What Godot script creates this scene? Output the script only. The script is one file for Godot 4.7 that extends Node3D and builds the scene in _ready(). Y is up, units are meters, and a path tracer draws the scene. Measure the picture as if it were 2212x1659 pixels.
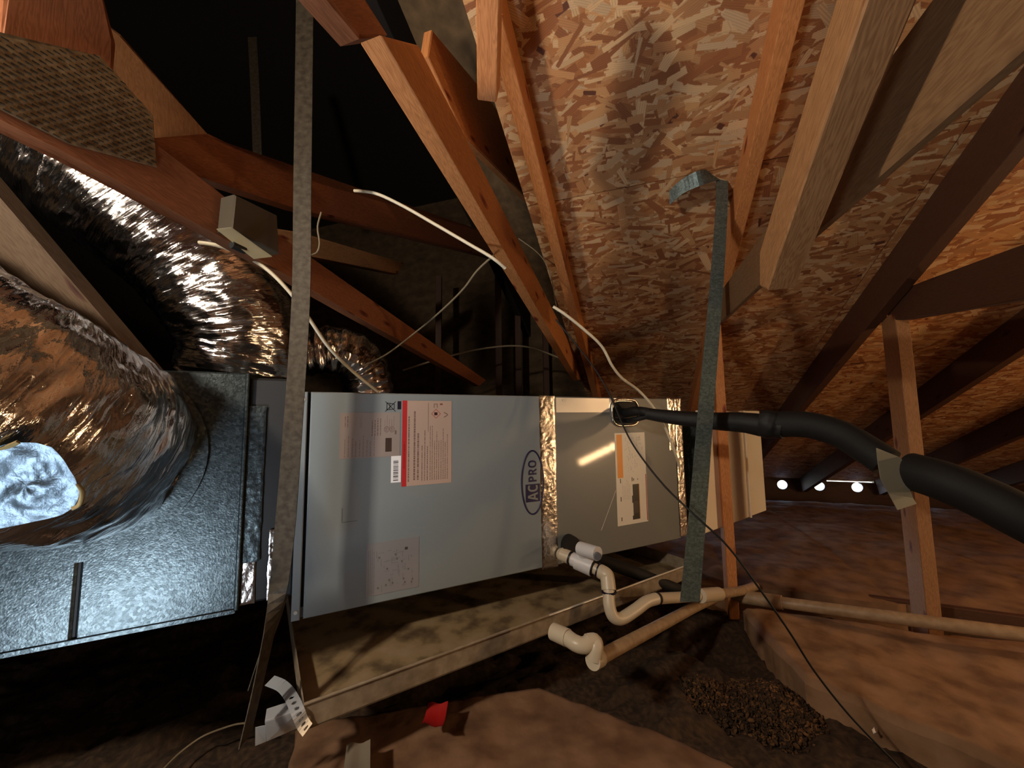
extends Node3D

# An attic: a horizontal air handler hung between roof trusses, foil ducts, drain pipes and wires.
# World: metres, y up, drywall top at y = 0, insulation tops near y = 0.2. The trusses run at 45 degrees
# to the air handler: NV points across them (to the right), TV along them (towards the eave).
const NV := Vector3(0.70711, 0, 0.70711)
const TV := Vector3(0.70711, 0, -0.70711)
const UP := Vector3.UP
const EYE := 0.95
const FACE := -1.12          # z of the air handler's front
var SLOPE := TV * cos(deg_to_rad(22.3)) - UP * sin(deg_to_rad(22.3))
var RN := NV.cross(SLOPE) * signf(NV.cross(SLOPE).y)   # roof normal, upwards
var rng := RandomNumberGenerator.new()
var noise := FastNoiseLite.new()
var M := {}


func _ready() -> void:
	rng.seed = 11
	noise.seed = 5
	noise.frequency = 1.0
	set_view()
	set_light()
	make_materials()
	build_shell()
	build_trusses()
	build_left_trusses()
	build_floor()
	build_air_handler()
	build_plenum()
	build_ducts()
	build_pan()
	build_drains()
	build_line_set()
	build_straps()
	build_electrics()
	build_litter()


# ---------------------------------------------------------------- view and light
func set_view() -> void:
	var c := Camera3D.new()
	c.name = "camera"
	c.fov = 89.97
	c.near = 0.02
	c.position = Vector3(0, EYE, 0)
	c.rotation_degrees = Vector3(5.3, -26.6, -0.7)
	add_child(c)
	c.current = true
	var e := Environment.new()
	var s := ProceduralSkyMaterial.new()
	s.sky_top_color = Color(0.55, 0.68, 0.9)
	s.sky_horizon_color = Color(0.92, 0.95, 1.0)
	s.ground_horizon_color = Color(0.9, 0.92, 0.95)
	s.ground_bottom_color = Color(0.6, 0.6, 0.58)
	s.sky_energy_multiplier = 3.0
	s.ground_energy_multiplier = 3.0
	var sky := Sky.new()
	sky.sky_material = s
	e.background_mode = Environment.BG_SKY
	e.sky = sky
	e.tonemap_mode = Environment.TONE_MAPPER_LINEAR
	e.tonemap_exposure = 1.25
	e.sdfgi_enabled = true
	e.ssao_enabled = true
	e.ssil_enabled = true
	var w := WorldEnvironment.new()
	w.name = "world_environment"
	w.environment = e
	add_child(w)


func set_light() -> void:
	# unseen cool panel at lower left, placed to light the plenum, ducts and beams
	unseen_led_panel(Vector3(-0.62, 0.26, -0.28), 1.1, Color(0.90, 0.95, 1.0))
	# unseen tube lamp past the right edge, gives the coil door its streak
	unseen_tube_lamp(Vector3(2.608, 0.471, 1.26), Vector3(2.518, 0.707, 0.56), 0.45, Color(1.0, 0.80, 0.58))
	# unseen warm bulb out of view, placed to light the right half
	unseen_bulb("unseen_right_bulb", "unseen warm bulb out of view, lighting the right half", Vector3(2.616, 1.12, 0.85), 0.98, Color(1.0, 0.80, 0.58))
	# unseen bulb up left of the camera, placed to light pan, floor and unit
	unseen_bulb("unseen_left_bulb", "unseen bulb out of view on the left, lighting the pan, floor and unit", Vector3(-0.95, 1.62, -0.18), 2.0, Color(1.0, 0.93, 0.84))


func unseen_led_panel(at: Vector3, energy: float, tint: Color) -> void:
	var o := thing("unseen_led_light", "unseen flat LED light on the insulation, lighting the plenum and beams", "lamp", "", at)
	o.rotation_degrees = Vector3(-8, 0, 16)
	var body := flat_mat(Color(0.05, 0.05, 0.05), 0.5)
	var glow := glow_mat(tint, 2.5)
	part(o, "housing", box_mesh(Vector3(-0.21, -0.03, -0.16), Vector3(0.21, -0.004, 0.16), 0.006), body, at)
	part(o, "diffuser", box_mesh(Vector3(-0.19, -0.004, -0.14), Vector3(0.19, 0.0, 0.14), 0.001), glow, at)
	var l := AreaLight3D.new()
	l.name = "panel_light"
	l.area_size = Vector2(0.38, 0.28)
	l.light_color = tint
	l.light_energy = energy
	l.shadow_enabled = true
	l.set("area_range", 30.0)
	l.position = Vector3(0, 0.004, 0)
	l.rotation_degrees = Vector3(90, 0, 0)
	o.add_child(l)


func glow_mat(tint: Color, energy: float) -> StandardMaterial3D:
	var m := flat_mat(Color(0.9, 0.9, 0.9), 0.5)
	m.emission_enabled = true
	m.emission = tint
	m.emission_energy_multiplier = energy
	return m


func lamp(called: String, at: Vector3, energy: float, tint: Color, size: float) -> void:
	var l := OmniLight3D.new()
	l.name = called
	l.light_color = tint
	l.light_energy = energy
	l.light_size = size
	l.omni_range = 30.0
	l.omni_attenuation = 2.0
	l.shadow_enabled = true
	l.position = at
	add_child(l)


func unseen_tube_lamp(a: Vector3, b: Vector3, energy: float, tint: Color) -> void:
	var at := (a + b) / 2
	var o := thing("unseen_tube_lamp", "unseen warm tube lamp on a stand out of view on the right", "lamp", "", Vector3(at.x, 0.2, at.z))
	var dark := flat_mat(Color(0.08, 0.08, 0.08), 0.5)
	part(o, "stand", tube_mesh(PackedVector3Array([Vector3(at.x, 0.2, at.z), at - UP * 0.035]), [0.012], 10), dark)
	part(o, "base", tube_mesh(PackedVector3Array([Vector3(at.x, 0.19, at.z), Vector3(at.x, 0.22, at.z)]), [0.1], 20), dark)
	part(o, "cap", tube_mesh(PackedVector3Array([a, a + (a - b) * 0.05]), [0.034], 14), dark)
	part(o, "cap", tube_mesh(PackedVector3Array([b, b + (b - a) * 0.05]), [0.034], 14), dark)
	part(o, "tube", tube_mesh(PackedVector3Array([a, b]), [0.03], 16), glow_mat(Color(1.0, 0.86, 0.62), 3.0))
	for k in 6:
		lamp("unseen_tube_light_%03d" % k, a.lerp(b, (k + 0.5) / 6.0) + Vector3(-0.07, 0, -0.04), energy / 6.0, tint, 0.035)


func unseen_bulb(called: String, label: String, at: Vector3, energy: float, tint: Color) -> void:
	var o := thing(called, label, "lamp", "", at)
	var dark := flat_mat(Color(0.08, 0.08, 0.08), 0.5)
	part(o, "cord", tube_mesh(PackedVector3Array([at + UP * 0.07, at + UP * 0.3]), [0.005], 8), dark)
	part(o, "socket", tube_mesh(PackedVector3Array([at + UP * 0.04, at + UP * 0.09]), [0.02], 14), dark)
	var b := SphereMesh.new()
	b.radius = 0.045
	b.height = 0.09
	part(o, "bulb", b, glow_mat(tint, 3.0), at)
	lamp(called + "_light", at - UP * 0.05, energy, tint, 0.05)


# ---------------------------------------------------------------- node helpers
func thing(called: String, label: String, category: String, group := "", at := Vector3.ZERO) -> Node3D:
	var o := Node3D.new()
	o.name = numbered(called)
	add_child(o)
	o.position = at
	tag(o, label, category, group)
	return o


func numbered(called: String) -> String:
	if not has_node(NodePath(called)):
		return called
	var k := 1
	while has_node(NodePath("%s_%03d" % [called, k])):
		k += 1
	return "%s_%03d" % [called, k]


func tag(o: Node, label: String, category: String, group := "") -> void:
	o.set_meta("label", label)
	o.set_meta("category", category)
	if group:
		o.set_meta("group", group)


# a mesh in world coordinates becomes a part of a thing that stands at its own place
func part(o: Node3D, called: String, mesh: Mesh, mat: Material, at := Vector3.ZERO, label := "") -> MeshInstance3D:
	var m := MeshInstance3D.new()
	var k := called
	var i := 0
	while o.has_node(NodePath(k)):
		i += 1
		k = "%s_%03d" % [called, i]
	m.name = k
	m.mesh = mesh
	m.material_override = mat
	o.add_child(m)
	var base := o.position
	if o.get_parent() != self and o.get_parent() is Node3D:
		base = o.position + (o.get_parent() as Node3D).position
	m.position = at - base
	if label:
		m.set_meta("label", label)
	return m


func single(called: String, mesh: Mesh, mat: Material, label: String, category: String, group := "") -> MeshInstance3D:
	var m := MeshInstance3D.new()
	m.name = numbered(called)
	m.mesh = mesh
	m.material_override = mat
	add_child(m)
	tag(m, label, category, group)
	return m


func struct(called: String, mesh: Mesh, mat: Material) -> MeshInstance3D:
	var m := MeshInstance3D.new()
	m.name = numbered(called)
	m.mesh = mesh
	m.material_override = mat
	m.set_meta("kind", "structure")
	add_child(m)
	return m


# ---------------------------------------------------------------- shape helpers
func P(n: float, t: float, y: float) -> Vector3:
	return NV * n + TV * t + UP * y


func on_roof(n: float, s: float, h: float) -> Vector3:
	return NV * n + SLOPE * s + RN * h + UP * EYE


func tri(st: SurfaceTool, a: Vector3, b: Vector3, c: Vector3, ua: Vector2, ub: Vector2, uc: Vector2) -> void:
	st.set_uv(ua)
	st.add_vertex(a)
	st.set_uv(ub)
	st.add_vertex(b)
	st.set_uv(uc)
	st.add_vertex(c)


func quad(st: SurfaceTool, a: Vector3, b: Vector3, c: Vector3, d: Vector3, ua: Vector2, ub: Vector2, uc: Vector2, ud: Vector2) -> void:
	tri(st, a, b, c, ua, ub, uc)
	tri(st, a, c, d, ua, uc, ud)


func begin(smooth := false) -> SurfaceTool:
	var st := SurfaceTool.new()
	st.begin(Mesh.PRIMITIVE_TRIANGLES)
	st.set_smooth_group(0 if smooth else -1)
	return st


func done(st: SurfaceTool) -> ArrayMesh:
	st.generate_normals()
	return st.commit()


# a flat convex outline pushed along ext, with small chamfers; grain runs along its longest edge
func prism_mesh(pts: PackedVector3Array, ext: Vector3, c := 0.002) -> ArrayMesh:
	var k := pts.size()
	var area := Vector3.ZERO
	var mid := Vector3.ZERO
	for i in k:
		area += pts[i].cross(pts[(i + 1) % k])
		mid += pts[i] / k
	if area.dot(ext) > 0:
		pts = pts.duplicate()
		pts.reverse()
	var axis := Vector3.ZERO
	for i in k:
		var d := pts[(i + 1) % k] - pts[i]
		if d.length() > axis.length():
			axis = d
	axis = axis.normalized()
	var en := ext.normalized()
	var across := en.cross(axis)
	var off := Vector2(rng.randf() * 3.0, rng.randf() * 2.0)
	var inner := PackedVector3Array()
	for i in k:
		var a := (pts[i] - pts[(i + k - 1) % k]).normalized()
		var b := (pts[(i + 1) % k] - pts[i]).normalized()
		var bis := (b - a)
		if bis.length() < 0.05:
			bis = (mid - pts[i]).normalized()
		var sn := maxf(sqrt(maxf(0.0, (1.0 - a.dot(b)) / 2.0)), 0.3)
		inner.append(pts[i] + bis.normalized() * minf(c / sn, 0.4 * pts[i].distance_to(mid)))
	var rings := [inner, pts, pts, inner]
	var lift := [0.0, c, ext.length() - c, ext.length()]
	var st := begin()
	for q in 3:
		for i in k:
			var j := (i + 1) % k
			var a: Vector3 = rings[q][i] + en * lift[q]
			var b: Vector3 = rings[q][j] + en * lift[q]
			var d: Vector3 = rings[q + 1][j] + en * lift[q + 1]
			var e: Vector3 = rings[q + 1][i] + en * lift[q + 1]
			var uv := func(p: Vector3) -> Vector2: return off + Vector2(p.dot(axis), p.dot(en) * 1.0 + 0.37 * i)
			quad(st, a, e, d, b, uv.call(a), uv.call(e), uv.call(d), uv.call(b))
	for i in range(1, k - 1):
		var uv2 := func(p: Vector3) -> Vector2: return off + Vector2(p.dot(axis), p.dot(across))
		tri(st, inner[0], inner[i], inner[i + 1], uv2.call(inner[0]), uv2.call(inner[i]), uv2.call(inner[i + 1]))
		var o := en * ext.length()
		tri(st, inner[0] + o, inner[i + 1] + o, inner[i] + o, uv2.call(inner[0]), uv2.call(inner[i + 1]), uv2.call(inner[i]))
	return done(st)


func box_mesh(lo: Vector3, hi: Vector3, c := 0.003) -> ArrayMesh:
	return prism_mesh(PackedVector3Array([Vector3(lo.x, lo.y, lo.z), Vector3(hi.x, lo.y, lo.z), Vector3(hi.x, hi.y, lo.z), Vector3(lo.x, hi.y, lo.z)]), Vector3(0, 0, hi.z - lo.z), c)


# a straight board from a to b; side = direction of its thickness w, h is its depth below the line a-b
func board_mesh(a: Vector3, b: Vector3, side: Vector3, w: float, h: float, c := 0.002) -> ArrayMesh:
	var d := (b - a).normalized()
	var s := (side - d * side.dot(d)).normalized()
	var dn := d.cross(s).normalized()
	if dn.y > 0:
		dn = -dn
	return prism_mesh(PackedVector3Array([a - s * w / 2, b - s * w / 2, b - s * w / 2 + dn * h, a - s * w / 2 + dn * h]), s * w, c)


# a truss member given by its outline in (t, y) on the plane n0, as thick as n1 - n0
func member_mesh(outline: Array, n0: float, n1: float) -> ArrayMesh:
	var pts := PackedVector3Array()
	for q: Vector2 in outline:
		pts.append(P(n0, q.x, q.y))
	return prism_mesh(pts, NV * (n1 - n0))


func smooth_path(p: PackedVector3Array, per := 6) -> PackedVector3Array:
	var out := PackedVector3Array()
	for i in p.size() - 1:
		var a := p[maxi(i - 1, 0)]
		var d := p[mini(i + 2, p.size() - 1)]
		for k in per:
			out.append(p[i].cubic_interpolate(p[i + 1], a, d, float(k) / per))
	out.append(p[p.size() - 1])
	return out


# a round tube along path; radii: one, or one per path point; bump(u metres, angle) is added to the radius
func tube_mesh(path: PackedVector3Array, radii: Array, segs := 12, bump = null, caps := true, flat_y := 1.0) -> ArrayMesh:
	var st := begin(true)
	var k := path.size()
	var side := Vector3.ZERO
	var u := 0.0
	var rings: Array[PackedVector3Array] = []
	var us := PackedFloat32Array()
	for i in k:
		var d := (path[mini(i + 1, k - 1)] - path[maxi(i - 1, 0)]).normalized()
		if side == Vector3.ZERO:
			side = d.cross(UP if absf(d.y) < 0.9 else Vector3.RIGHT).normalized()
		side = (side - d * side.dot(d)).normalized()
		var up := side.cross(d)
		if i > 0:
			u += path[i].distance_to(path[i - 1])
		us.append(u)
		var r: float = radii[0] if radii.size() == 1 else radii[mini(i, radii.size() - 1)]
		var ring := PackedVector3Array()
		for j in segs:
			var ang := TAU * j / segs
			var rr := r
			if bump != null:
				rr += bump.call(u, ang)
			ring.append(path[i] + side * cos(ang) * rr + up * sin(ang) * rr * flat_y)
		rings.append(ring)
	var vmax := 6.2832 * float(radii[0])
	for i in k - 1:
		for j in segs:
			var j2 := (j + 1) % segs
			var v0 := vmax * j / segs
			var v1 := vmax * (j + 1) / segs
			quad(st, rings[i][j], rings[i][j2], rings[i + 1][j2], rings[i + 1][j], Vector2(us[i], v0), Vector2(us[i], v1), Vector2(us[i + 1], v1), Vector2(us[i + 1], v0))
	if caps:
		st.set_smooth_group(-1)
		for j in range(1, segs - 1):
			tri(st, rings[0][0], rings[0][j + 1], rings[0][j], Vector2.ZERO, Vector2(0.1, 0), Vector2(0, 0.1))
			tri(st, rings[k - 1][0], rings[k - 1][j], rings[k - 1][j + 1], Vector2.ZERO, Vector2(0.1, 0), Vector2(0, 0.1))
	return done(st)


# a thin metal band through the points; wide[i] is half its width as a vector, thin its thickness
func band_mesh(path: PackedVector3Array, wide: PackedVector3Array, thin := 0.0016) -> ArrayMesh:
	var st := begin()
	var u := 0.0
	var rings: Array[PackedVector3Array] = []
	var us := PackedFloat32Array()
	var k := path.size()
	for i in k:
		var d := (path[mini(i + 1, k - 1)] - path[maxi(i - 1, 0)]).normalized()
		var nn := d.cross(wide[i]).normalized() * thin / 2
		if i > 0:
			u += path[i].distance_to(path[i - 1])
		us.append(u)
		rings.append(PackedVector3Array([path[i] - wide[i] - nn, path[i] + wide[i] - nn, path[i] + wide[i] + nn, path[i] - wide[i] + nn]))
	var vs := [0.0, wide[0].length() * 2, wide[0].length() * 2 + thin, wide[0].length() * 4]
	for i in k - 1:
		for j in 4:
			var j2 := (j + 1) % 4
			quad(st, rings[i][j], rings[i][j2], rings[i + 1][j2], rings[i + 1][j], Vector2(us[i], vs[j]), Vector2(us[i], vs[j] + 0.04), Vector2(us[i + 1], vs[j] + 0.04), Vector2(us[i + 1], vs[j]))
	quad(st, rings[0][0], rings[0][3], rings[0][2], rings[0][1], Vector2.ZERO, Vector2.ZERO, Vector2.ZERO, Vector2.ZERO)
	quad(st, rings[k - 1][0], rings[k - 1][1], rings[k - 1][2], rings[k - 1][3], Vector2.ZERO, Vector2.ZERO, Vector2.ZERO, Vector2.ZERO)
	return done(st)


# a blanket in (n, t): corners c[0..3] in order round, height from fn(n, t), bottom at y0
func blanket_mesh(c: Array, cells_a: int, cells_b: int, fn: Callable, y0: float, drop := 0.02) -> ArrayMesh:
	var st := begin(true)
	var g: Array[PackedVector3Array] = []
	for i in cells_a + 1:
		var row := PackedVector3Array()
		var a: Vector2 = (c[0] as Vector2).lerp(c[1], float(i) / cells_a)
		var b: Vector2 = (c[3] as Vector2).lerp(c[2], float(i) / cells_a)
		for j in cells_b + 1:
			var q := a.lerp(b, float(j) / cells_b)
			var e := minf(minf(i, cells_a - i) / float(cells_a), minf(j, cells_b - j) / float(cells_b))
			var wob := noise.get_noise_2d(q.x * 6.0, q.y * 6.0) * 0.012 if e == 0.0 else 0.0
			row.append(P(q.x + wob, q.y + wob, fn.call(q.x, q.y) - (drop if e == 0.0 else 0.0)))
		g.append(row)
	var uv := func(p: Vector3) -> Vector2: return Vector2(p.x, p.z)
	for i in cells_a:
		for j in cells_b:
			var p := [g[i][j], g[i][j + 1], g[i + 1][j + 1], g[i + 1][j]]
			quad(st, p[0], p[3], p[2], p[1], uv.call(p[0]), uv.call(p[3]), uv.call(p[2]), uv.call(p[1]))
	st.set_smooth_group(1)
	var edge := PackedVector3Array()
	for i in cells_a + 1:
		edge.append(g[i][0])
	for j in range(1, cells_b + 1):
		edge.append(g[cells_a][j])
	for i in range(cells_a - 1, -1, -1):
		edge.append(g[i][cells_b])
	for j in range(cells_b - 1, -1, -1):
		edge.append(g[0][j])
	for i in edge.size() - 1:
		var a2 := edge[i]
		var b2 := edge[i + 1]
		var a3 := Vector3(a2.x, y0, a2.z)
		var b3 := Vector3(b2.x, y0, b2.z)
		quad(st, a2, a3, b3, b2, Vector2(a2.x + a2.z, a2.y), Vector2(a2.x + a2.z, y0), Vector2(b2.x + b2.z, y0), Vector2(b2.x + b2.z, b2.y))
	return done(st)


# ---------------------------------------------------------------- materials
func flat_mat(c: Color, rough := 0.6, metal := 0.0) -> StandardMaterial3D:
	var m := StandardMaterial3D.new()
	m.albedo_color = c
	m.roughness = rough
	m.metallic = metal
	return m


func noise_tex(freq: float, ramp: Array, kind := FastNoiseLite.TYPE_SIMPLEX_SMOOTH, size := 512, oct := 4, normal := 0.0, seed_ := 1) -> NoiseTexture2D:
	var f := FastNoiseLite.new()
	f.noise_type = kind
	f.frequency = freq
	f.fractal_octaves = oct
	f.seed = seed_
	if kind == FastNoiseLite.TYPE_CELLULAR:
		f.cellular_return_type = FastNoiseLite.RETURN_CELL_VALUE
		f.fractal_type = FastNoiseLite.FRACTAL_NONE
	var t := NoiseTexture2D.new()
	t.width = size
	t.height = size
	t.seamless = true
	t.noise = f
	if normal > 0:
		t.as_normal_map = true
		t.bump_strength = normal
	if ramp.size():
		var g := Gradient.new()
		g.offsets = PackedFloat32Array()
		g.colors = PackedColorArray()
		for i in ramp.size():
			g.add_point(float(i) / (ramp.size() - 1), ramp[i])
		t.color_ramp = g
	return t


func wood_image() -> Image:
	var w := 512
	var h := 256
	var f := FastNoiseLite.new()
	f.seed = 3
	f.frequency = 0.02
	var bytes := PackedByteArray()
	bytes.resize(w * h * 3)
	for y in h:
		for x in w:
			# rings stretched along x, wrapped by blending both ends
			var bx := float(x) / w
			var a := f.get_noise_2d(x * 0.25, y * 1.6)
			var b := f.get_noise_2d((x - w) * 0.25, y * 1.6)
			var k := lerpf(a, b, bx)
			var ring := 0.5 + 0.5 * sin((k * 2.2 + y * 0.012) * 26.0)
			var fine := 0.5 + 0.5 * lerpf(f.get_noise_2d(x * 0.8, y * 14.0), f.get_noise_2d((x - w) * 0.8, y * 14.0), bx)
			var v := 0.80 + 0.13 * pow(ring, 0.7) + 0.10 * fine
			var i := (y * w + x) * 3
			bytes[i] = int(clampf(v * 255.0, 0, 255))
			bytes[i + 1] = int(clampf(pow(v, 1.25) * 255.0, 0, 255))
			bytes[i + 2] = int(clampf(pow(v, 1.6) * 255.0, 0, 255))
	for q in 7:
		var cx := rng.randi_range(30, w - 30)
		var cy := rng.randi_range(20, h - 20)
		var rx := rng.randf_range(5, 11)
		for y in range(cy - 12, cy + 13):
			for x in range(cx - 24, cx + 25):
				var d := Vector2((x - cx) / (rx * 1.5), (y - cy) / rx).length()
				if d < 1.0 and y >= 0 and y < h and x >= 0 and x < w:
					var i := (y * w + x) * 3
					var s := 0.45 + 0.5 * d
					for c in 3:
						bytes[i + c] = int(bytes[i + c] * (s if c == 0 else s * s))
	return Image.create_from_data(w, h, false, Image.FORMAT_RGB8, bytes)


func osb_image() -> Image:
	var s := 1024
	var bytes := PackedByteArray()
	bytes.resize(s * s * 3)
	for q in s * s:
		bytes[q * 3] = 172
		bytes[q * 3 + 1] = 118
		bytes[q * 3 + 2] = 74
	var pal := [Vector3(208, 160, 110), Vector3(200, 150, 102), Vector3(192, 140, 94), Vector3(226, 190, 146), Vector3(170, 112, 68), Vector3(216, 184, 146), Vector3(160, 102, 62)]
	for q in 6200:
		var cx := rng.randf() * s
		var cy := rng.randf() * s
		var l := rng.randf_range(14, 84)
		var w := rng.randf_range(4, 20)
		var ang := rng.randfn(0.0, 0.42)
		if rng.randf() < 0.08:
			ang += PI / 2
		var c: Vector3 = pal[rng.randi() % pal.size()] * rng.randf_range(0.93, 1.05)
		if rng.randf() < 0.012:
			c = Vector3(104, 60, 40)
			l *= 0.5
			w *= 0.6
		var ca := cos(ang)
		var sa := sin(ang)
		var ey := absf(sa) * l / 2 + absf(ca) * w / 2
		var skew := rng.randf_range(-0.6, 0.6)
		var y := int(cy - ey)
		while y < cy + ey:
			# span of the strand on this row
			var dy := y - cy
			var x0 := -1e9
			var x1 := 1e9
			if absf(ca) > 1e-4:
				var a := (-l / 2 - dy * sa) / ca
				var b := (l / 2 - dy * sa) / ca
				x0 = maxf(x0, minf(a, b))
				x1 = minf(x1, maxf(a, b))
			if absf(sa) > 1e-4:
				var a := (dy * ca - w / 2) / sa
				var b := (dy * ca + w / 2) / sa
				x0 = maxf(x0, minf(a, b))
				x1 = minf(x1, maxf(a, b))
			elif absf(dy) > w / 2:
				y += 1
				continue
			x0 += skew * dy * 0.3
			var yy := posmod(y, s)
			for x in range(int(cx + x0), int(cx + x1) + 1):
				var i := (yy * s + posmod(x, s)) * 3
				var streak := 0.93 + 0.07 * sin((x - cx) * sa * 1.3 - dy * ca * 1.9)
				bytes[i] = int(minf(c.x * streak, 255))
				bytes[i + 1] = int(minf(c.y * streak, 255))
				bytes[i + 2] = int(minf(c.z * streak, 255))
			y += 1
	return Image.create_from_data(s, s, false, Image.FORMAT_RGB8, bytes)


func tri_mat(m: StandardMaterial3D, scale: float) -> StandardMaterial3D:
	m.uv1_triplanar = true
	m.uv1_world_triplanar = true
	m.uv1_scale = Vector3.ONE * scale
	return m


func wood(c: Color) -> StandardMaterial3D:
	var m := flat_mat(c, 0.62)
	m.albedo_texture = M.wood_tex
	m.normal_enabled = true
	m.normal_texture = M.wood_bump
	m.normal_scale = 0.25
	m.uv1_scale = Vector3(0.9, 3.2, 1)
	return m


func make_materials() -> void:
	var wi := wood_image()
	M.wood_tex = ImageTexture.create_from_image(wi)
	var wb: Image = wi.duplicate()
	wb.bump_map_to_normal_map(2.0)
	M.wood_bump = ImageTexture.create_from_image(wb)
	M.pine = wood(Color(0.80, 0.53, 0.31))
	M.pine_pale = wood(Color(0.60, 0.43, 0.27))
	M.pine_red = wood(Color(0.56, 0.34, 0.21))
	M.pine_dull = wood(Color(0.62, 0.45, 0.30))
	M.board_tan = wood(Color(0.46, 0.34, 0.22))
	M.board_grey = wood(Color(0.37, 0.30, 0.23))
	M.pine_shade = wood(Color(0.32, 0.20, 0.13))  # pine with shade put into its colour, for shaded rafters, beam and studs
	var oi := osb_image()
	M.osb = flat_mat(Color(1.0, 0.97, 0.93), 0.7)
	M.osb.albedo_texture = ImageTexture.create_from_image(oi)
	M.osb.uv1_scale = Vector3(0.75, 0.75, 1)
	var ob: Image = oi.duplicate()
	ob.bump_map_to_normal_map(3.0)
	M.osb.normal_enabled = true
	M.osb.normal_texture = ImageTexture.create_from_image(ob)
	M.osb.normal_scale = 0.35
	M.deck = tri_mat(flat_mat(Color(0.62, 0.50, 0.36), 0.9), 1.0)
	M.deck.albedo_texture = noise_tex(0.02, [Color(0.6, 0.6, 0.6), Color(1, 1, 1)])
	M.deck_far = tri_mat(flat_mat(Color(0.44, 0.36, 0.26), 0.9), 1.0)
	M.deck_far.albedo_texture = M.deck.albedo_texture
	M.deck_unlit = flat_mat(Color(0.10, 0.075, 0.06), 0.95)  # darkness of the unlit void put into the deck colour
	M.drywall = flat_mat(Color(0.20, 0.16, 0.13), 0.95)
	# galvanised sheet with its spangle
	var spangle := noise_tex(0.085, [Color(0.56, 0.58, 0.59), Color(0.68, 0.70, 0.71), Color(0.82, 0.84, 0.85)], FastNoiseLite.TYPE_CELLULAR, 512, 1, 0.0, 4)
	var spangle_bump := noise_tex(0.09, [], FastNoiseLite.TYPE_SIMPLEX_SMOOTH, 512, 2, 5.0, 9)
	M.galv = tri_mat(flat_mat(Color(0.50, 0.54, 0.55), 0.36, 0.9), 4.0)
	M.galv.albedo_texture = spangle
	M.galv.normal_enabled = true
	M.galv.normal_texture = spangle_bump
	M.galv.normal_scale = 0.09
	M.galv_strap = tri_mat(flat_mat(Color(0.62, 0.68, 0.66), 0.5, 0.7), 5.0)
	M.galv_strap.albedo_texture = spangle
	M.galv_strap.normal_enabled = true
	M.galv_strap.normal_texture = spangle_bump
	M.galv_strap.normal_scale = 0.4
	M.galv_old = tri_mat(flat_mat(Color(0.28, 0.255, 0.22), 0.62, 0.4), 4.0)
	M.galv_old.albedo_texture = noise_tex(0.03, [Color(0.45, 0.33, 0.22), Color(0.8, 0.75, 0.65), Color(1, 1, 0.95)], FastNoiseLite.TYPE_SIMPLEX_SMOOTH, 512, 5, 0.0, 12)
	M.plate = tri_mat(flat_mat(Color(0.62, 0.56, 0.48), 0.6, 0.3), 4.0)
	M.plate.albedo_texture = M.galv_old.albedo_texture
	M.galv_pan = tri_mat(flat_mat(Color(0.66, 0.60, 0.52), 0.6, 0.2), 4.0)
	M.galv_pan.albedo_texture = noise_tex(0.012, [Color(0.72, 0.70, 0.66), Color(1, 1, 1)], FastNoiseLite.TYPE_SIMPLEX_SMOOTH, 512, 5, 0.0, 51)
	M.galv_bright = tri_mat(flat_mat(Color(0.84, 0.82, 0.78), 0.36, 0.35), 2.0)
	M.galv_bright.normal_enabled = true
	M.galv_bright.normal_texture = noise_tex(0.006, [], FastNoiseLite.TYPE_SIMPLEX_SMOOTH, 512, 2, 6.0, 3)
	M.galv_bright.normal_scale = 0.2
	M.sheet_lit = tri_mat(flat_mat(Color(0.95, 0.91, 0.83), 0.42, 0.15), 2.0)  # sheet metal with the warm light's brightness put into its colour
	# crinkled foil
	var crinkle := FastNoiseLite.new()
	crinkle.noise_type = FastNoiseLite.TYPE_SIMPLEX
	crinkle.fractal_type = FastNoiseLite.FRACTAL_RIDGED
	crinkle.fractal_octaves = 4
	crinkle.frequency = 0.008
	crinkle.domain_warp_enabled = true
	crinkle.domain_warp_amplitude = 24.0
	var ct := NoiseTexture2D.new()
	ct.width = 1024
	ct.height = 1024
	ct.seamless = true
	ct.noise = crinkle
	ct.as_normal_map = true
	ct.bump_strength = 7.0
	var streak := FastNoiseLite.new()
	streak.noise_type = FastNoiseLite.TYPE_SIMPLEX
	streak.fractal_type = FastNoiseLite.FRACTAL_RIDGED
	streak.fractal_octaves = 3
	streak.frequency = 0.006
	streak.seed = 8
	streak.domain_warp_enabled = true
	streak.domain_warp_amplitude = 14.0
	var stx := NoiseTexture2D.new()
	stx.width = 1024
	stx.height = 1024
	stx.seamless = true
	stx.noise = streak
	stx.as_normal_map = true
	stx.bump_strength = 6.0
	M.foil = flat_mat(Color(0.86, 0.86, 0.87), 0.15, 1.0)
	M.foil.normal_enabled = true
	M.foil.normal_texture = stx
	M.foil.normal_scale = 0.8
	M.foil.uv1_scale = Vector3(5.0, 0.5, 1)
	M.foil_tape = tri_mat(flat_mat(Color(0.86, 0.84, 0.82), 0.2, 1.0), 4.0)
	M.foil_tape.normal_enabled = true
	M.foil_tape.normal_texture = ct
	M.foil_tape.normal_scale = 0.35
	M.foil_flap = tri_mat(flat_mat(Color(0.34, 0.39, 0.43), 0.42, 1.0), 6.0)
	M.foil_flap.normal_enabled = true
	M.foil_flap.normal_texture = ct
	M.foil_flap.normal_scale = 0.5
	M.fibre = flat_mat(Color(0.50, 0.43, 0.27), 0.9)
	M.paint = flat_mat(Color(0.51, 0.545, 0.56), 0.30)
	M.paint.clearcoat_enabled = true
	M.paint.clearcoat = 0.3
	M.paint.clearcoat_roughness = 0.12
	M.paint_coil = flat_mat(Color(0.45, 0.46, 0.45), 0.38)
	M.paint_coil.clearcoat_enabled = true
	M.paint_coil.clearcoat = 0.45
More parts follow.
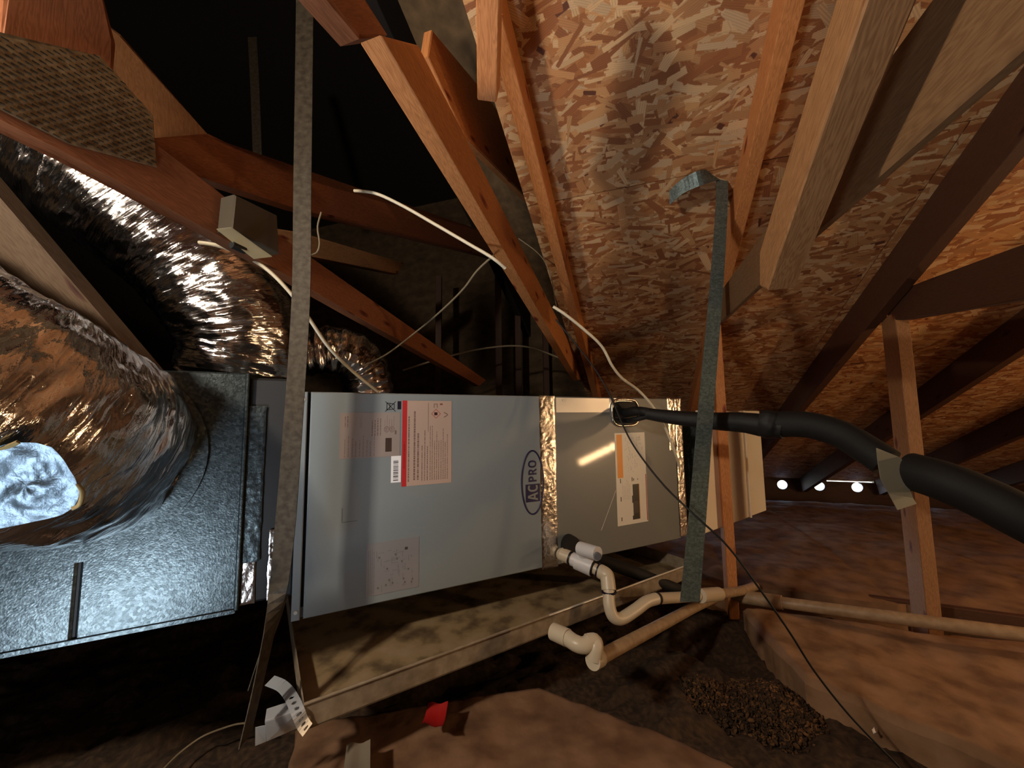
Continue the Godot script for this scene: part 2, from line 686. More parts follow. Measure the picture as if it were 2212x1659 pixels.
	M.paint_coil.clearcoat_roughness = 0.06
	M.dark_gap = flat_mat(Color(0.05, 0.055, 0.06), 0.6)
	M.pvc = flat_mat(Color(0.78, 0.73, 0.64), 0.38)
	M.pvc_old = tri_mat(flat_mat(Color(0.72, 0.62, 0.50), 0.5), 3.0)
	M.pvc_old.albedo_texture = noise_tex(0.02, [Color(0.75, 0.72, 0.68), Color(1, 1, 1)])
	M.valve = flat_mat(Color(0.82, 0.82, 0.84), 0.4)
	M.clear = flat_mat(Color(0.85, 0.86, 0.86, 0.35), 0.1)
	M.clear.transparency = BaseMaterial3D.TRANSPARENCY_ALPHA
	M.black = flat_mat(Color(0.035, 0.035, 0.04), 0.65)
	M.foam = tri_mat(flat_mat(Color(0.055, 0.06, 0.065), 0.75), 6.0)
	M.foam.albedo_texture = noise_tex(0.05, [Color(0.6, 0.6, 0.6), Color(1, 1, 1)])
	M.primer = flat_mat(Color(0.06, 0.04, 0.16), 0.45)
	M.cable = flat_mat(Color(0.86, 0.82, 0.72), 0.5)
	M.cable_dim = flat_mat(Color(0.50, 0.45, 0.36), 0.6)
	# insulation
	M.batt = tri_mat(flat_mat(Color(0.55, 0.42, 0.32), 0.85), 1.2)
	M.batt.albedo_texture = noise_tex(0.012, [Color(0.62, 0.56, 0.5), Color(0.86, 0.84, 0.8), Color(1, 1, 1)], FastNoiseLite.TYPE_SIMPLEX_SMOOTH, 512, 5, 0.0, 21)
	M.batt.normal_enabled = true
	M.batt.normal_texture = noise_tex(0.015, [], FastNoiseLite.TYPE_SIMPLEX_SMOOTH, 512, 5, 6.0, 22)
	M.batt.normal_scale = 0.35
	M.batt_pale = tri_mat(flat_mat(Color(0.64, 0.50, 0.38), 0.85), 1.2)
	M.batt_pale.albedo_texture = M.batt.albedo_texture
	M.batt_pale.normal_enabled = true
	M.batt_pale.normal_texture = M.batt.normal_texture
	M.batt_pale.normal_scale = 0.35
	M.loose = tri_mat(flat_mat(Color(0.34, 0.26, 0.18), 0.95), 2.5)
	M.loose.albedo_texture = noise_tex(0.03, [Color(0.30, 0.27, 0.24), Color(0.7, 0.66, 0.6), Color(1, 1, 1)], FastNoiseLite.TYPE_SIMPLEX_SMOOTH, 512, 6, 0.0, 31)
	M.dusty = tri_mat(flat_mat(Color(0.60, 0.52, 0.41), 0.85), 1.6)
	M.dusty.albedo_texture = noise_tex(0.01, [Color(0.5, 0.46, 0.4), Color(0.9, 0.88, 0.8), Color(1, 1, 1)], FastNoiseLite.TYPE_SIMPLEX_SMOOTH, 512, 5, 0.0, 41)


# ---------------------------------------------------------------- the shell
func build_shell() -> void:
	var fl := struct("floor", prism_mesh(PackedVector3Array([P(-4.8, -2.8, -0.1), P(5.4, -2.8, -0.1), P(5.4, 5.2, -0.1), P(-4.8, 5.2, -0.1)]), UP * 0.1), M.drywall)
	fl.set_meta("label", "attic floor under the insulation")
	# lower roof over the equipment: deck with OSB sheets under it
	var c := struct("ceiling", prism_mesh(PackedVector3Array([on_roof(-0.36, -3.2, 1.216), on_roof(5.4, -3.2, 1.216), on_roof(5.4, 4.64, 1.216), on_roof(-0.36, 4.64, 1.216)]), RN * 0.09), M.deck)
	c.set_meta("label", "sloping roof deck of OSB sheets over the trusses")
	var row := 0
	for k in range(-3, 4):
		var s0 := 0.896 + 1.22 * k
		var s1 := minf(s0 + 1.217, 4.64)
		var n0 := -0.36 - (1.22 if row % 2 else 0.0)
		while n0 < 5.3:
			var a := maxf(n0, -0.36)
			var b := minf(n0 + 2.436, 5.4)
			if b - a > 0.1:
				osb_sheet(c, a, b, s0, s1)
			n0 += 2.44
		row += 1
	# higher roof planes and steps on the left, set back to fall dark
	struct("ceiling_middle", prism_mesh(PackedVector3Array([on_roof(-1.0, -4.5, 2.2), on_roof(-0.3, -4.5, 2.2), on_roof(-0.3, 5.0, 2.2), on_roof(-1.0, 5.0, 2.2)]), RN * 0.06), M.deck)
	struct("ceiling_upper", prism_mesh(PackedVector3Array([on_roof(-4.8, -4.5, 3.4), on_roof(-0.9, -4.5, 3.4), on_roof(-0.9, 6.0, 3.4), on_roof(-4.8, 6.0, 3.4)]), RN * 0.1), M.deck_unlit)
	struct("wall_step_upper", prism_mesh(PackedVector3Array([on_roof(-1.0, -4.5, 2.0), on_roof(-1.0, 5.0, 2.0), on_roof(-1.0, 6.0, 3.5), on_roof(-1.0, -4.5, 3.5)]), NV * 0.06), M.deck_unlit)
	struct("wall_step", prism_mesh(PackedVector3Array([on_roof(-0.36, -3.2, 1.23), on_roof(-0.36, 4.64, 1.23), on_roof(-0.36, 5.0, 2.25), on_roof(-0.36, -4.5, 2.25)]), NV * 0.06), M.deck)
	struct("wall_back", prism_mesh(PackedVector3Array([P(-4.8, -2.7, 0), P(5.4, -2.7, 0), P(5.4, -2.7, 5.8), P(-4.8, -2.7, 5.8)]), -TV * 0.1), M.deck)
	struct("wall_left", prism_mesh(PackedVector3Array([P(-4.7, -2.8, 0), P(-4.7, 5.1, 0), P(-4.7, 5.1, 5.8), P(-4.7, -2.8, 5.8)]), -NV * 0.1), M.deck_unlit)
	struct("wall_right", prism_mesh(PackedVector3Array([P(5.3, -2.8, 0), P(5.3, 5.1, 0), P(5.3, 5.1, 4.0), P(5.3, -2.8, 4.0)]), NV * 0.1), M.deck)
	struct("wall_left_end", prism_mesh(PackedVector3Array([P(-4.8, 3.4, 0), P(-0.37, 3.4, 0), P(-0.37, 3.4, 4.5), P(-4.8, 3.4, 4.5)]), TV * 0.1), M.deck_far)  # end wall set close to give the void a dim tone
	# eave blocking with round vent holes and a gap under the roof edge
	var w := CSGBox3D.new()
	w.name = "wall_eave"
	w.set_meta("kind", "structure")
	w.set_meta("label", "eave blocking with round vent holes letting daylight in")
	w.size = Vector3(5.8, 0.44, 0.04)
	w.transform = Transform3D(Basis(NV, UP, -TV), P(2.5, 4.72, 0.16))
	w.material = M.pine_shade
	add_child(w)
	for n in [1.04, 1.353, 1.67, 1.979, 2.28, 2.566, 2.79, 3.03, 3.35]:
		var h := CSGCylinder3D.new()
		h.name = "vent_hole"
		h.radius = 0.045
		h.height = 0.3
		h.sides = 24
		h.operation = CSGShape3D.OPERATION_SUBTRACTION
		h.rotation_degrees = Vector3(90, 0, 0)
		h.position = Vector3(n - 2.5, 0.25 - 0.16, 0)
		w.add_child(h, true)
	for g in [[1.16, 1.42, 0.306, 0.312], [1.735, 2.115, 0.296, 0.316]]:
		var s := CSGBox3D.new()
		s.name = "vent_gap"
		s.size = Vector3(g[1] - g[0], g[3] - g[2], 0.3)
		s.operation = CSGShape3D.OPERATION_SUBTRACTION
		s.position = Vector3((g[0] + g[1]) / 2 - 2.5, (g[2] + g[3]) / 2 - 0.16, 0)
		w.add_child(s, true)


func osb_sheet(parent: Node3D, n0: float, n1: float, s0: float, s1: float) -> void:
	var st := begin()
	var off := Vector2(rng.randf(), rng.randf())
	var q := [on_roof(n0, s0, 1.2), on_roof(n1, s0, 1.2), on_roof(n1, s1, 1.2), on_roof(n0, s1, 1.2)]
	var uv := [off + Vector2(n0, s0), off + Vector2(n1, s0), off + Vector2(n1, s1), off + Vector2(n0, s1)]
	quad(st, q[0], q[1], q[2], q[3], uv[0], uv[1], uv[2], uv[3])
	for i in 4:
		var j := (i + 1) % 4
		var z := Vector2(0.02, 0.02)
		quad(st, q[i], q[i] + RN * 0.012, q[j] + RN * 0.012, q[j], uv[i], uv[i] + z, uv[j] + z, uv[j])
	part(parent, "osb_panel", done(st), M.osb)


# ---------------------------------------------------------------- trusses on the right
func build_trusses() -> void:
	var g := "rafters under the low roof"
	var names := ["pine rafter at the left edge of the bright OSB bay", "pine rafter behind the hanging strap at the right edge of the bright OSB bay", "shaded rafter meeting the post with the dark beam on top", "shaded rafter right of the post, second from the bright bay", "third shaded rafter right of the bright bay, near the lower right roof edge", "fourth shaded rafter right of the bright bay", "outermost shaded rafter towards the right end of the eave"]
	for k in 7:
		var n := -0.277 + 0.612 * k - (0.04 if k > 1 else 0.0)
		var a := on_roof(n, -2.9, 1.199)
		var b := on_roof(n, 4.56, 1.199)
		single("rafter", board_mesh(a, b, NV, 0.038, 0.089 if k < 2 else 0.14), M.pine if k < 2 else M.pine_shade, names[k], "rafter", g)  # beyond the bright bay the rafters' shade is painted as darker wood
	# truss beside the right end of the bright bay
	var c := single("collar_beam", member_mesh([Vector2(0.436, 1.336), Vector2(1.432, 1.384), Vector2(1.496, 1.283), Vector2(0.761, 1.249), Vector2(0.368, 1.219), Vector2(0.290, 1.220), Vector2(0.392, 1.337)], 0.28, 0.294), M.board_tan, "wide tan board running level from the top right corner to the hanging strap", "beam")
	single("brace_board", member_mesh([Vector2(0.405, 1.371), Vector2(0.723, 1.225), Vector2(0.734, 1.170), Vector2(0.698, 1.151), Vector2(0.642, 1.180), Vector2(0.363, 1.318)], 0.2, 0.239), M.pine_pale, "pale square-cut board hanging down beside the wide level board", "board")
	single("post", prism_mesh(PackedVector3Array([P(0.32, 1.9, 0.05), P(0.358, 1.9, 0.05), P(0.358, 1.9, 1.36), P(0.32, 1.9, 1.36)]), TV * 0.089), M.pine, "slim orange post right behind the bluish metal strap", "post", "")
	# truss with the level beam at the right edge, its shade painted as dark wood
	single("collar_beam", member_mesh([Vector2(1.086, 1.357), Vector2(1.647, 1.402), Vector2(1.862, 1.415), Vector2(1.860, 1.321), Vector2(1.774, 1.297), Vector2(1.308, 1.237), Vector2(1.105, 1.211)], 0.93, 0.969), M.pine_shade, "dark level beam reaching from the right edge to the post", "beam")
	single("post", prism_mesh(PackedVector3Array([P(0.93, 1.815, 0.05), P(0.972, 1.815, 0.05), P(0.972, 1.815, 1.335), P(0.93, 1.815, 1.335)]), TV * 0.09), M.pine_dull, "brown post standing in the insulation under the dark level beam", "post", "")  # duller wood carries the shade of the post's left side
	# flat cut pieces beside the left rafter of the bright bay
	single("cut_board", board_mesh(Vector3(0.219, 1.795, -0.481), Vector3(0.320, 1.694, -0.728), NV, 0.042, 0.06), M.pine, "short board with a square cut end beside the top of the left rafter", "board")
	single("collar_beam", member_mesh([Vector2(0.762, 1.913), Vector2(0.744, 1.823), Vector2(0.951, 1.768), Vector2(2.045, 2.072), Vector2(1.948, 2.223), Vector2(1.524, 2.174), Vector2(1.044, 2.017)], -0.475, -0.45), M.pine, "pointed pine board crossing behind the long diagonal brace to the left rafter", "beam")
	# the long lit diagonal
	var m := single("diagonal_brace", member_mesh([Vector2(0.437, 1.525), Vector2(2.290, 1.183), Vector2(2.821, 1.213), Vector2(0.879, 1.555), Vector2(0.539, 1.611)], -0.383, -0.345), M.pine, "long bright diagonal brace from the top centre down to the unit", "brace")
	single("diagonal_brace", member_mesh([Vector2(0.328, 1.535), Vector2(0.373, 1.535), Vector2(0.445, 1.543), Vector2(0.512, 1.618), Vector2(0.455, 1.621), Vector2(0.400, 1.626)], -0.43, -0.39), M.pine_red, "dark upper board joining the top of the long bright diagonal", "brace")
	m.set_meta("kind", "thing")
	c.set_meta("kind", "thing")


# ---------------------------------------------------------------- the truss on the left
func build_left_trusses() -> void:
	# gusset-plated joint at the top left with the members that meet there
	single("truss_chord", member_mesh([Vector2(0.162, 1.429), Vector2(0.437, 1.492), Vector2(0.573, 1.445), Vector2(2.100, 1.185), Vector2(2.002, 1.142), Vector2(0.960, 1.296), Vector2(0.548, 1.361), Vector2(0.334, 1.392), Vector2(0.165, 1.395)], -0.898, -0.86), M.pine_red, "long reddish truss chord running from the gusset plate down behind the unit", "beam")
	single("truss_web", member_mesh([Vector2(0.251, 1.638), Vector2(0.254, 1.491), Vector2(0.378, 1.513), Vector2(0.377, 1.633), Vector2(0.341, 1.751)], -0.907, -0.87), M.pine_red, "short dark red board rising from the gusset plate to the top left corner", "beam")
	single("truss_web", member_mesh([Vector2(0.386, 1.724), Vector2(0.407, 1.493), Vector2(0.495, 1.526), Vector2(0.586, 1.636), Vector2(0.485, 1.688), Vector2(0.418, 1.723)], -0.99, -0.95), M.pine_dull, "greyish board behind the right end of the gusset plate", "beam")
	single("truss_web", member_mesh([Vector2(0.436, 1.502), Vector2(0.471, 1.483), Vector2(0.517, 1.486), Vector2(0.795, 1.555), Vector2(2.527, 2.098), Vector2(2.582, 2.288), Vector2(0.791, 1.640), Vector2(0.557, 1.604)], -0.941, -0.903), M.pine_red, "upper reddish web board passing behind the left strap and the diagonal brace", "beam")
	single("truss_web", member_mesh([Vector2(0.978, 1.651), Vector2(0.983, 1.567), Vector2(1.198, 1.627), Vector2(1.771, 1.766), Vector2(1.822, 1.850), Vector2(1.126, 1.701)], -1.29, -1.25), M.pine_dull, "short orange board just right of the left strap between two web boards", "beam")
	single("truss_web", member_mesh([Vector2(1.214, 1.291), Vector2(1.218, 1.204), Vector2(1.545, 1.157), Vector2(1.593, 1.209)], -1.39, -1.35), M.pine_red, "low dark board crossing in front of the small foil elbow", "beam")
	# nail plate
	var base: Vector3 = Vector3(-0.365, 1.415, -0.839)
	var gp := thing("gusset_plate", "grey toothed metal gusset plate on the truss joint at top left", "plate", "", base)
	var outline := [Vector2(0.203, 1.491), Vector2(0.249, 1.511), Vector2(0.353, 1.582), Vector2(0.432, 1.535), Vector2(0.444, 1.438), Vector2(0.328, 1.402), Vector2(0.256, 1.404), Vector2(0.210, 1.403)]
	var pts := PackedVector3Array()
	for q: Vector2 in outline:
		pts.append(P(-0.8585, q.x, q.y))
	part(gp, "plate", prism_mesh(pts, NV * 0.0015, 0.0004), M.plate)
	# rows of punched slots
	var a: Vector2 = outline[1]
	var poly := PackedVector2Array(outline)
	var st := begin()
	var along := ((outline[5] as Vector2) - (outline[6] as Vector2)).normalized()
	var across := Vector2(-along.y, along.x)
	for i in range(-20, 40):
		for j in range(-16, 16):
			var q := a + along * (i * 0.0125 + (0.006 if j % 2 else 0.0)) + across * j * 0.0075
			if Geometry2D.is_point_in_polygon(q, poly) and Geometry2D.is_point_in_polygon(q + along * 0.008, poly):
				var e := [q, q + along * 0.0075, q + along * 0.0075 + across * 0.0022, q + across * 0.0022]
				var v := []
				for z: Vector2 in e:
					v.append(P(-0.8568, z.x, z.y))
				quad(st, v[0], v[1], v[2], v[3], Vector2.ZERO, Vector2.ZERO, Vector2.ZERO, Vector2.ZERO)
				quad(st, v[0], v[0] + NV * 0.0025, v[1] + NV * 0.0025, v[1], Vector2.ZERO, Vector2.ZERO, Vector2.ZERO, Vector2.ZERO)
	var teeth := part(gp, "teeth", done(st), M.galv_old)
	teeth.set_meta("kind", "stuff")
	# wide board in front of the plenum, nearest the camera on the left
	var b0: Vector3 = Vector3(-0.592, 1.472, -0.983)
	var b1: Vector3 = Vector3(-0.276, 1.022, -1.029)
	single("near_board", board_mesh(b0, b1, (b1 - b0).cross(Vector3(0.45, 0.1, -0.9)).cross(b1 - b0), 0.038, 0.15), M.board_grey, "wide dull board slanting down between the two foil ducts at left", "board")
	# studs deep in the dark; their dimness is put into the wood colour
	var k := 0
	for q in [[1078, 575, 835, 3.0, 0.04], [1120, 560, 835, 3.3, 0.035], [1180, 560, 835, 3.4, 0.03], [948, 590, 840, 3.2, 0.05]]:
		var top := far_point(q[0], q[1], q[3])
		var bot := far_point(q[0], q[2], q[3])
		bot.x = top.x
		bot.z = top.z
		single("far_stud", board_mesh(top, Vector3(bot.x, 0.05, bot.z), Vector3(0.9, 0, 0.4), 0.05, 0.04), M.pine_shade, ["dim stud far behind, right of the diagonal brace's foot", "second dim stud far behind the unit", "third dim stud far behind the unit, nearest the diagonal brace", "leftmost dim stud far behind the unit above the chord"][k], "stud", "studs in the dark behind the unit")
		k += 1


func far_point(x: float, y: float, d: float) -> Vector3:
	# a point of the far wall: bearing and height over the distance
	var f := Vector3(0.4455, 0.0924, -0.8903)
	var r := Vector3(0.8942, 0.0, 0.4477)
	return Vector3(0, EYE, 0) + (f + r * (x - 1106.0) / 830.0 + UP * (829.5 - y) / 830.0) * d


# ---------------------------------------------------------------- insulation
func hump(n: float, t: float, k: float) -> float:
	return 0.024 * noise.get_noise_2d(n * 1.1 + k, t * 1.3) + 0.008 * noise.get_noise_2d(n * 4.0, t * 4.0 + k) + 0.004 * noise.get_noise_2d(n * 14.0, t * 14.0)


func build_floor() -> void:
	var g := "brown paper-faced insulation batts"
	var far := ["farthest left brown batt, behind the slim orange post", "brown batt left of the post under the dark beam", "brown batt right of the post under the dark beam", "second brown batt right of the post under the dark beam", "third brown batt right of the post under the dark beam", "brown batt at the far right end of the eave"]
	for k in 6:
		var n0 := 0.365 - 0.612 + 0.612 * k
		var fn := func(n: float, t: float) -> float:
			var e := clampf((n - n0) / 0.574, 0, 1)
			return 0.195 + 0.006 * sin(PI * e) + hump(n, t, 3.0) - 0.10 * smoothstep(4.0, 4.6, t)
		single("insulation_batt", blanket_mesh([Vector2(n0, 2.03), Vector2(n0 + 0.612, 2.03), Vector2(n0 + 0.612, 4.62), Vector2(n0, 4.62)], 20, 90, fn, 0.0, 0.005), M.batt, far[k], "insulation", g)
	var fn2 := func(n: float, t: float) -> float: return 0.19 + hump(n, t, 40.0) * 0.8
	single("insulation_batt", blanket_mesh([Vector2(0.350, 1.821), Vector2(0.429, 1.412), Vector2(0.806, 1.160), Vector2(1.417, 1.838)], 50, 60, fn2, 0.07), M.batt_pale, "broad tan batt with a straight cut edge at lower right under the long pipe", "insulation", g)
	var fn3 := func(n: float, t: float) -> float: return 0.185 + hump(n, t, 60.0) * 0.9
	single("insulation_batt", blanket_mesh([Vector2(-0.695, 0.588), Vector2(-0.871, 0.829), Vector2(-0.312, 1.159), Vector2(0.282, 1.003)], 60, 60, fn3, 0.03), M.batt, "brown batt at the bottom centre under the red scrap", "insulation", g)
	# grey-brown loose fill between the batts
	var fl := func(n: float, t: float) -> float: return 0.09 + 0.05 * noise.get_noise_2d(n * 2.0, t * 2.0) + 0.03 * noise.get_noise_2d(n * 8.0, t * 8.0) + 0.012 * noise.get_noise_2d(n * 25.0, t * 25.0)
	var lf := single("loose_insulation", blanket_mesh([Vector2(-2.5, -0.2), Vector2(2.6, -0.2), Vector2(2.6, 2.02), Vector2(-2.5, 2.02)], 200, 120, fl, 0.0), M.loose, "dark loose-fill insulation covering the floor between the batts", "insulation")
	lf.set_meta("kind", "stuff")
	var tuft := tuft_mesh()
	var mm := MultiMesh.new()
	mm.transform_format = MultiMesh.TRANSFORM_3D
	mm.use_colors = true
	mm.mesh = tuft
	var spots := []
	for q in [[Vector2(0.334, 1.387), 0.13, 0.165, 9000], [Vector2(0.156, 1.401), 0.13, 0.14, 5000], [Vector2(0.55, 1.12), 0.12, 0.12, 1200], [Vector2(0.95, 0.82), 0.14, 0.16, 2400], [Vector2(0.42, 1.05), 0.3, 0.11, 3000]]:
		for i in q[3]:
			var p := (q[0] as Vector2) + Vector2(rng.randfn(0, q[1] * 0.55), rng.randfn(0, q[1] * 0.55))
			var d := clampf(1.0 - p.distance_to(q[0]) / (q[1] * 1.5), 0, 1)
			spots.append([p, (q[2] as float) - 0.1 * (1.0 - d) - rng.randf() * 0.03])
	mm.instance_count = spots.size()
	for i in spots.size():
		var p: Vector2 = spots[i][0]
		var s := 0.002 + 0.005 * pow(rng.randf(), 2.0)
		var b := Basis.from_euler(Vector3(rng.randf() * TAU, rng.randf() * TAU, rng.randf() * TAU)) * Basis.from_scale(Vector3(s * 1.6, s * 0.6, s))
		mm.set_instance_transform(i, Transform3D(b, P(p.x, p.y, spots[i][1])))
		var v := 0.04 + 0.22 * pow(rng.randf(), 2.5)
		mm.set_instance_color(i, Color(v, v * 0.66, v * 0.40))
	var mi := MultiMeshInstance3D.new()
	mi.name = "loose_tufts"
	mi.multimesh = mm
	var mat := flat_mat(Color(0.84, 0.72, 0.55), 0.95)
	mat.vertex_color_use_as_albedo = true
	mi.material_override = mat
	mi.set_meta("kind", "stuff")
	tag(mi, "heap of crumbly loose-fill tufts beside the corner of the tan batt", "insulation")
	add_child(mi)


func tuft_mesh() -> ArrayMesh:
	var s := SphereMesh.new()
	s.radial_segments = 8
	s.rings = 5
	s.radius = 1.0
	s.height = 2.0
	var arr := s.get_mesh_arrays()
	var v: PackedVector3Array = arr[Mesh.ARRAY_VERTEX]
	for i in v.size():
		v[i] *= 0.8 + 0.7 * noise.get_noise_3dv(v[i] * 1.4)
	arr[Mesh.ARRAY_VERTEX] = v
	var m := ArrayMesh.new()
	m.add_surface_from_arrays(Mesh.PRIMITIVE_TRIANGLES, arr)
	var st := SurfaceTool.new()
	st.create_from(m, 0)
	st.generate_normals()
	return st.commit()


# ---------------------------------------------------------------- the air handler
func label_mat(im: Image, rough := 0.5) -> StandardMaterial3D:
	var m := flat_mat(Color.WHITE, rough)
	m.albedo_texture = ImageTexture.create_from_image(im)
	return m


# a thin sheet stuck on the front: its picture fills it, top left of the picture at top left
func sheet_mesh(x0: float, x1: float, y0: float, y1: float, z: float, thick := 0.0008) -> ArrayMesh:
	var st := begin()
	var a := Vector3(x0, y0, z)
	var b := Vector3(x1, y0, z)
	var c := Vector3(x1, y1, z)
	var d := Vector3(x0, y1, z)
	var o := Vector3(0, 0, thick)
	quad(st, a + o, d + o, c + o, b + o, Vector2(0, 1), Vector2(0, 0), Vector2(1, 0), Vector2(1, 1))
	var q := [a, b, c, d]
	for i in 4:
		var j := (i + 1) % 4
		quad(st, q[i], q[i] + o, q[j] + o, q[j], Vector2.ZERO, Vector2.ZERO, Vector2.ZERO, Vector2.ZERO)
	return done(st)


func dashes(im: Image, r: Rect2i, cols: int, c: Color, fill := 0.5) -> void:
	# lines of print that runs upwards: columns of short strokes
	var pitch := float(r.size.x) / cols
	for k in cols:
		var x := int(r.position.x + k * pitch)
		var y := r.position.y + r.size.y
		var stop := r.position.y + int(rng.randf() * r.size.y * 0.45)
		while y > stop:
			var l := rng.randi_range(2, 9)
			im.fill_rect(Rect2i(x, maxi(y - l, r.position.y), maxi(int(pitch * fill), 1), l), c)
			y -= l + rng.randi_range(1, 3)


func build_air_handler() -> void:
	var y0 := EYE - 0.482
	var y1 := EYE + 0.078
	var zb := FACE - 0.53
	var o := thing("air_handler", "grey horizontal air handler with labels and an oval blue logo", "air handler", "", Vector3(0.65, y0, FACE - 0.26))
	part(o, "blower_cabinet", box_mesh(Vector3(-0.047, y0, zb), Vector3(0.69, y1, FACE - 0.012), 0.004), M.paint)
	part(o, "coil_cabinet", box_mesh(Vector3(0.692, y0, zb), Vector3(1.335, y1, FACE - 0.012), 0.004), M.paint_coil)
	part(o, "corner_flange", box_mesh(Vector3(-0.047, y0, FACE - 0.02), Vector3(-0.028, y1, FACE + 0.002), 0.002), M.paint)
	part(o, "door_gap", box_mesh(Vector3(-0.028, y0 + 0.025, FACE - 0.016), Vector3(-0.021, y1, FACE - 0.0115), 0.0005), M.dark_gap)
	part(o, "blower_door", box_mesh(Vector3(-0.021, y0, FACE - 0.012), Vector3(0.69, y1, FACE), 0.003), M.paint)
	part(o, "coil_door", box_mesh(Vector3(0.694, y0, FACE - 0.012), Vector3(1.31, y1, FACE), 0.003), M.paint_coil)
	# crinkled foil tape over the joint of both cabinets, and over the end of the coil
	part(o, "foil_tape", tape_mesh(0.662, 0.724, y0 - 0.004, y1 + 0.002, FACE + 0.0012, 3.0), M.foil_tape, Vector3.ZERO, "strip of foil tape over the cabinet joint")
	part(o, "foil_tape", tape_mesh(1.268, 1.31, y1 - 0.21, y1 + 0.002, FACE + 0.0014, 9.0), M.foil_tape, Vector3.ZERO, "torn strip of foil tape at the coil end")
	part(o, "foil_tape", tape_mesh(1.305, 1.345, y0 + 0.01, y1 + 0.002, FACE + 0.004, 15.0), M.foil_tape, Vector3.ZERO, "long foil tape round the coil end")
	part(o, "top_strip", sheet_mesh(0.73, 0.965, y1 - 0.055, y1 - 0.004, FACE + 0.0002, 0.0006), M.galv_bright, Vector3.ZERO, "bare metal strip along the top of the coil door")
	# screws
	for q in [Vector2(-0.0375, y0 + 0.02), Vector2(-0.0375, y1 - 0.02), Vector2(0.74, y0 + 0.01), Vector2(0.76, y1 - 0.012)]:
		part(o, "screw", tube_mesh(PackedVector3Array([Vector3(q.x, q.y, FACE), Vector3(q.x, q.y, FACE + 0.004)]), [0.0045], 8), M.galv_bright)
	# grommet plate where the refrigerant lines enter
	var gx := 1.04
	var gy := EYE + 0.022
	var ring := PackedVector3Array()
	var hole := PackedVector3Array()
	for i in 32:
		var a := TAU * i / 32
		var sx := signf(cos(a)) * pow(absf(cos(a)), 0.55)
		var sy := signf(sin(a)) * pow(absf(sin(a)), 0.55)
		ring.append(Vector3(gx + 0.064 * sx, gy + 0.05 * sy, FACE + 0.003))
		hole.append(Vector3(gx + 0.057 * sx, gy + 0.043 * sy, FACE + 0.0015))
	ring.append(ring[0])
	part(o, "grommet_rim", tube_mesh(ring, [0.0055], 8, null, false), M.foil_tape)
	part(o, "grommet", prism_mesh(hole, Vector3(0, 0, 0.003), 0.001), M.black)
	part(o, "top_plate", sheet_mesh(0.985, 1.085, y1 - 0.022, y1 - 0.003, FACE + 0.0003, 0.0008), M.foil_tape)
	# --- labels
	var pinkish := Color(0.70, 0.61, 0.56)
	var ink := Color(0.42, 0.34, 0.31)
	var im := Image.create(260, 176, false, Image.FORMAT_RGB8)
	im.fill(Color(0.58, 0.53, 0.51))
	dashes(im, Rect2i(20, 90, 140, 80), 9, Color(0.5, 0.42, 0.40), 0.3)
	dashes(im, Rect2i(134, 8, 48, 84), 4, ink, 0.35)
	dashes(im, Rect2i(190, 8, 50, 56), 5, Color(0.52, 0.44, 0.41), 0.3)
	dashes(im, Rect2i(20, 14, 20, 42), 2, ink, 0.4)
	dashes(im, Rect2i(84, 10, 12, 50), 2, ink, 0.3)
	for q in [Vector2i(198, 66), Vector2i(222, 66)]:
		for a in 40:
			im.fill_rect(Rect2i(q.x + int(11 * cos(a * TAU / 40)), q.y + int(12 * sin(a * TAU / 40)), 2, 2), ink)
		im.fill_rect(Rect2i(q.x - 5, q.y - 4, 10, 3), ink)
		im.fill_rect(Rect2i(q.x - 5, q.y + 3, 10, 3), ink)
	im.fill_rect(Rect2i(195, 102, 28, 54), Color(0.20, 0.14, 0.11))
	for k in 5:
		im.fill_rect(Rect2i(199 + k * 5, 106, 2, 46), Color(0.32, 0.26, 0.21))
	im.fill_rect(Rect2i(236, 72, 8, 16), ink)
	part(o, "rating_label", sheet_mesh(0.049, 0.205, EYE - 0.098, EYE + 0.024, FACE), label_mat(im), Vector3.ZERO, "faint rating label with rows of small print")
	im = Image.create(240, 400, false, Image.FORMAT_RGB8)
	im.fill(pinkish)
	im.fill_rect(Rect2i(0, 0, 22, 400), Color(0.72, 0.16, 0.17))
	dashes(im, Rect2i(8, 90, 8, 230), 1, Color(0.55, 0.10, 0.08), 0.7)
	dashes(im, Rect2i(28, 30, 10, 350), 1, ink, 0.6)
	dashes(im, Rect2i(54, 24, 34, 350), 2, ink, 0.5)
	dashes(im, Rect2i(92, 130, 40, 250), 3, ink, 0.3)
	dashes(im, Rect2i(132, 110, 96, 270), 9, ink, 0.35)
	im.fill_rect(Rect2i(122, 10, 2, 140), ink)
	for k in 22:
		im.fill_rect(Rect2i(160 - k, 40 + k, 2, 2), Color(0.62, 0.16, 0.16))
		im.fill_rect(Rect2i(160 + k, 40 + k, 2, 2), Color(0.62, 0.16, 0.16))
		im.fill_rect(Rect2i(138 + k, 62 + k, 2, 2), Color(0.62, 0.16, 0.16))
		im.fill_rect(Rect2i(182 - k, 62 + k, 2, 2), Color(0.62, 0.16, 0.16))
	im.fill_rect(Rect2i(152, 56, 16, 14), Color(0.22, 0.08, 0.08))
	im.fill_rect(Rect2i(150, 14, 18, 3), ink)
	im.fill_rect(Rect2i(150, 14, 3, 20), ink)
	im.fill_rect(Rect2i(165, 14, 3, 20), ink)
	im.fill_rect(Rect2i(180, 12, 14, 8), Color(0.5, 0.28, 0.25))
	for k in 18:
		im.fill_rect(Rect2i(200 + k, 56 + int(k * 0.5), 4, 3), ink)
		im.fill_rect(Rect2i(200 + k, 78 - int(k * 0.6), 4, 3), ink)
	part(o, "warning_label", sheet_mesh(0.211, 0.356, EYE - 0.183, EYE + 0.058, FACE), label_mat(im), Vector3.ZERO, "warning label with a red stripe and a flame diamond")
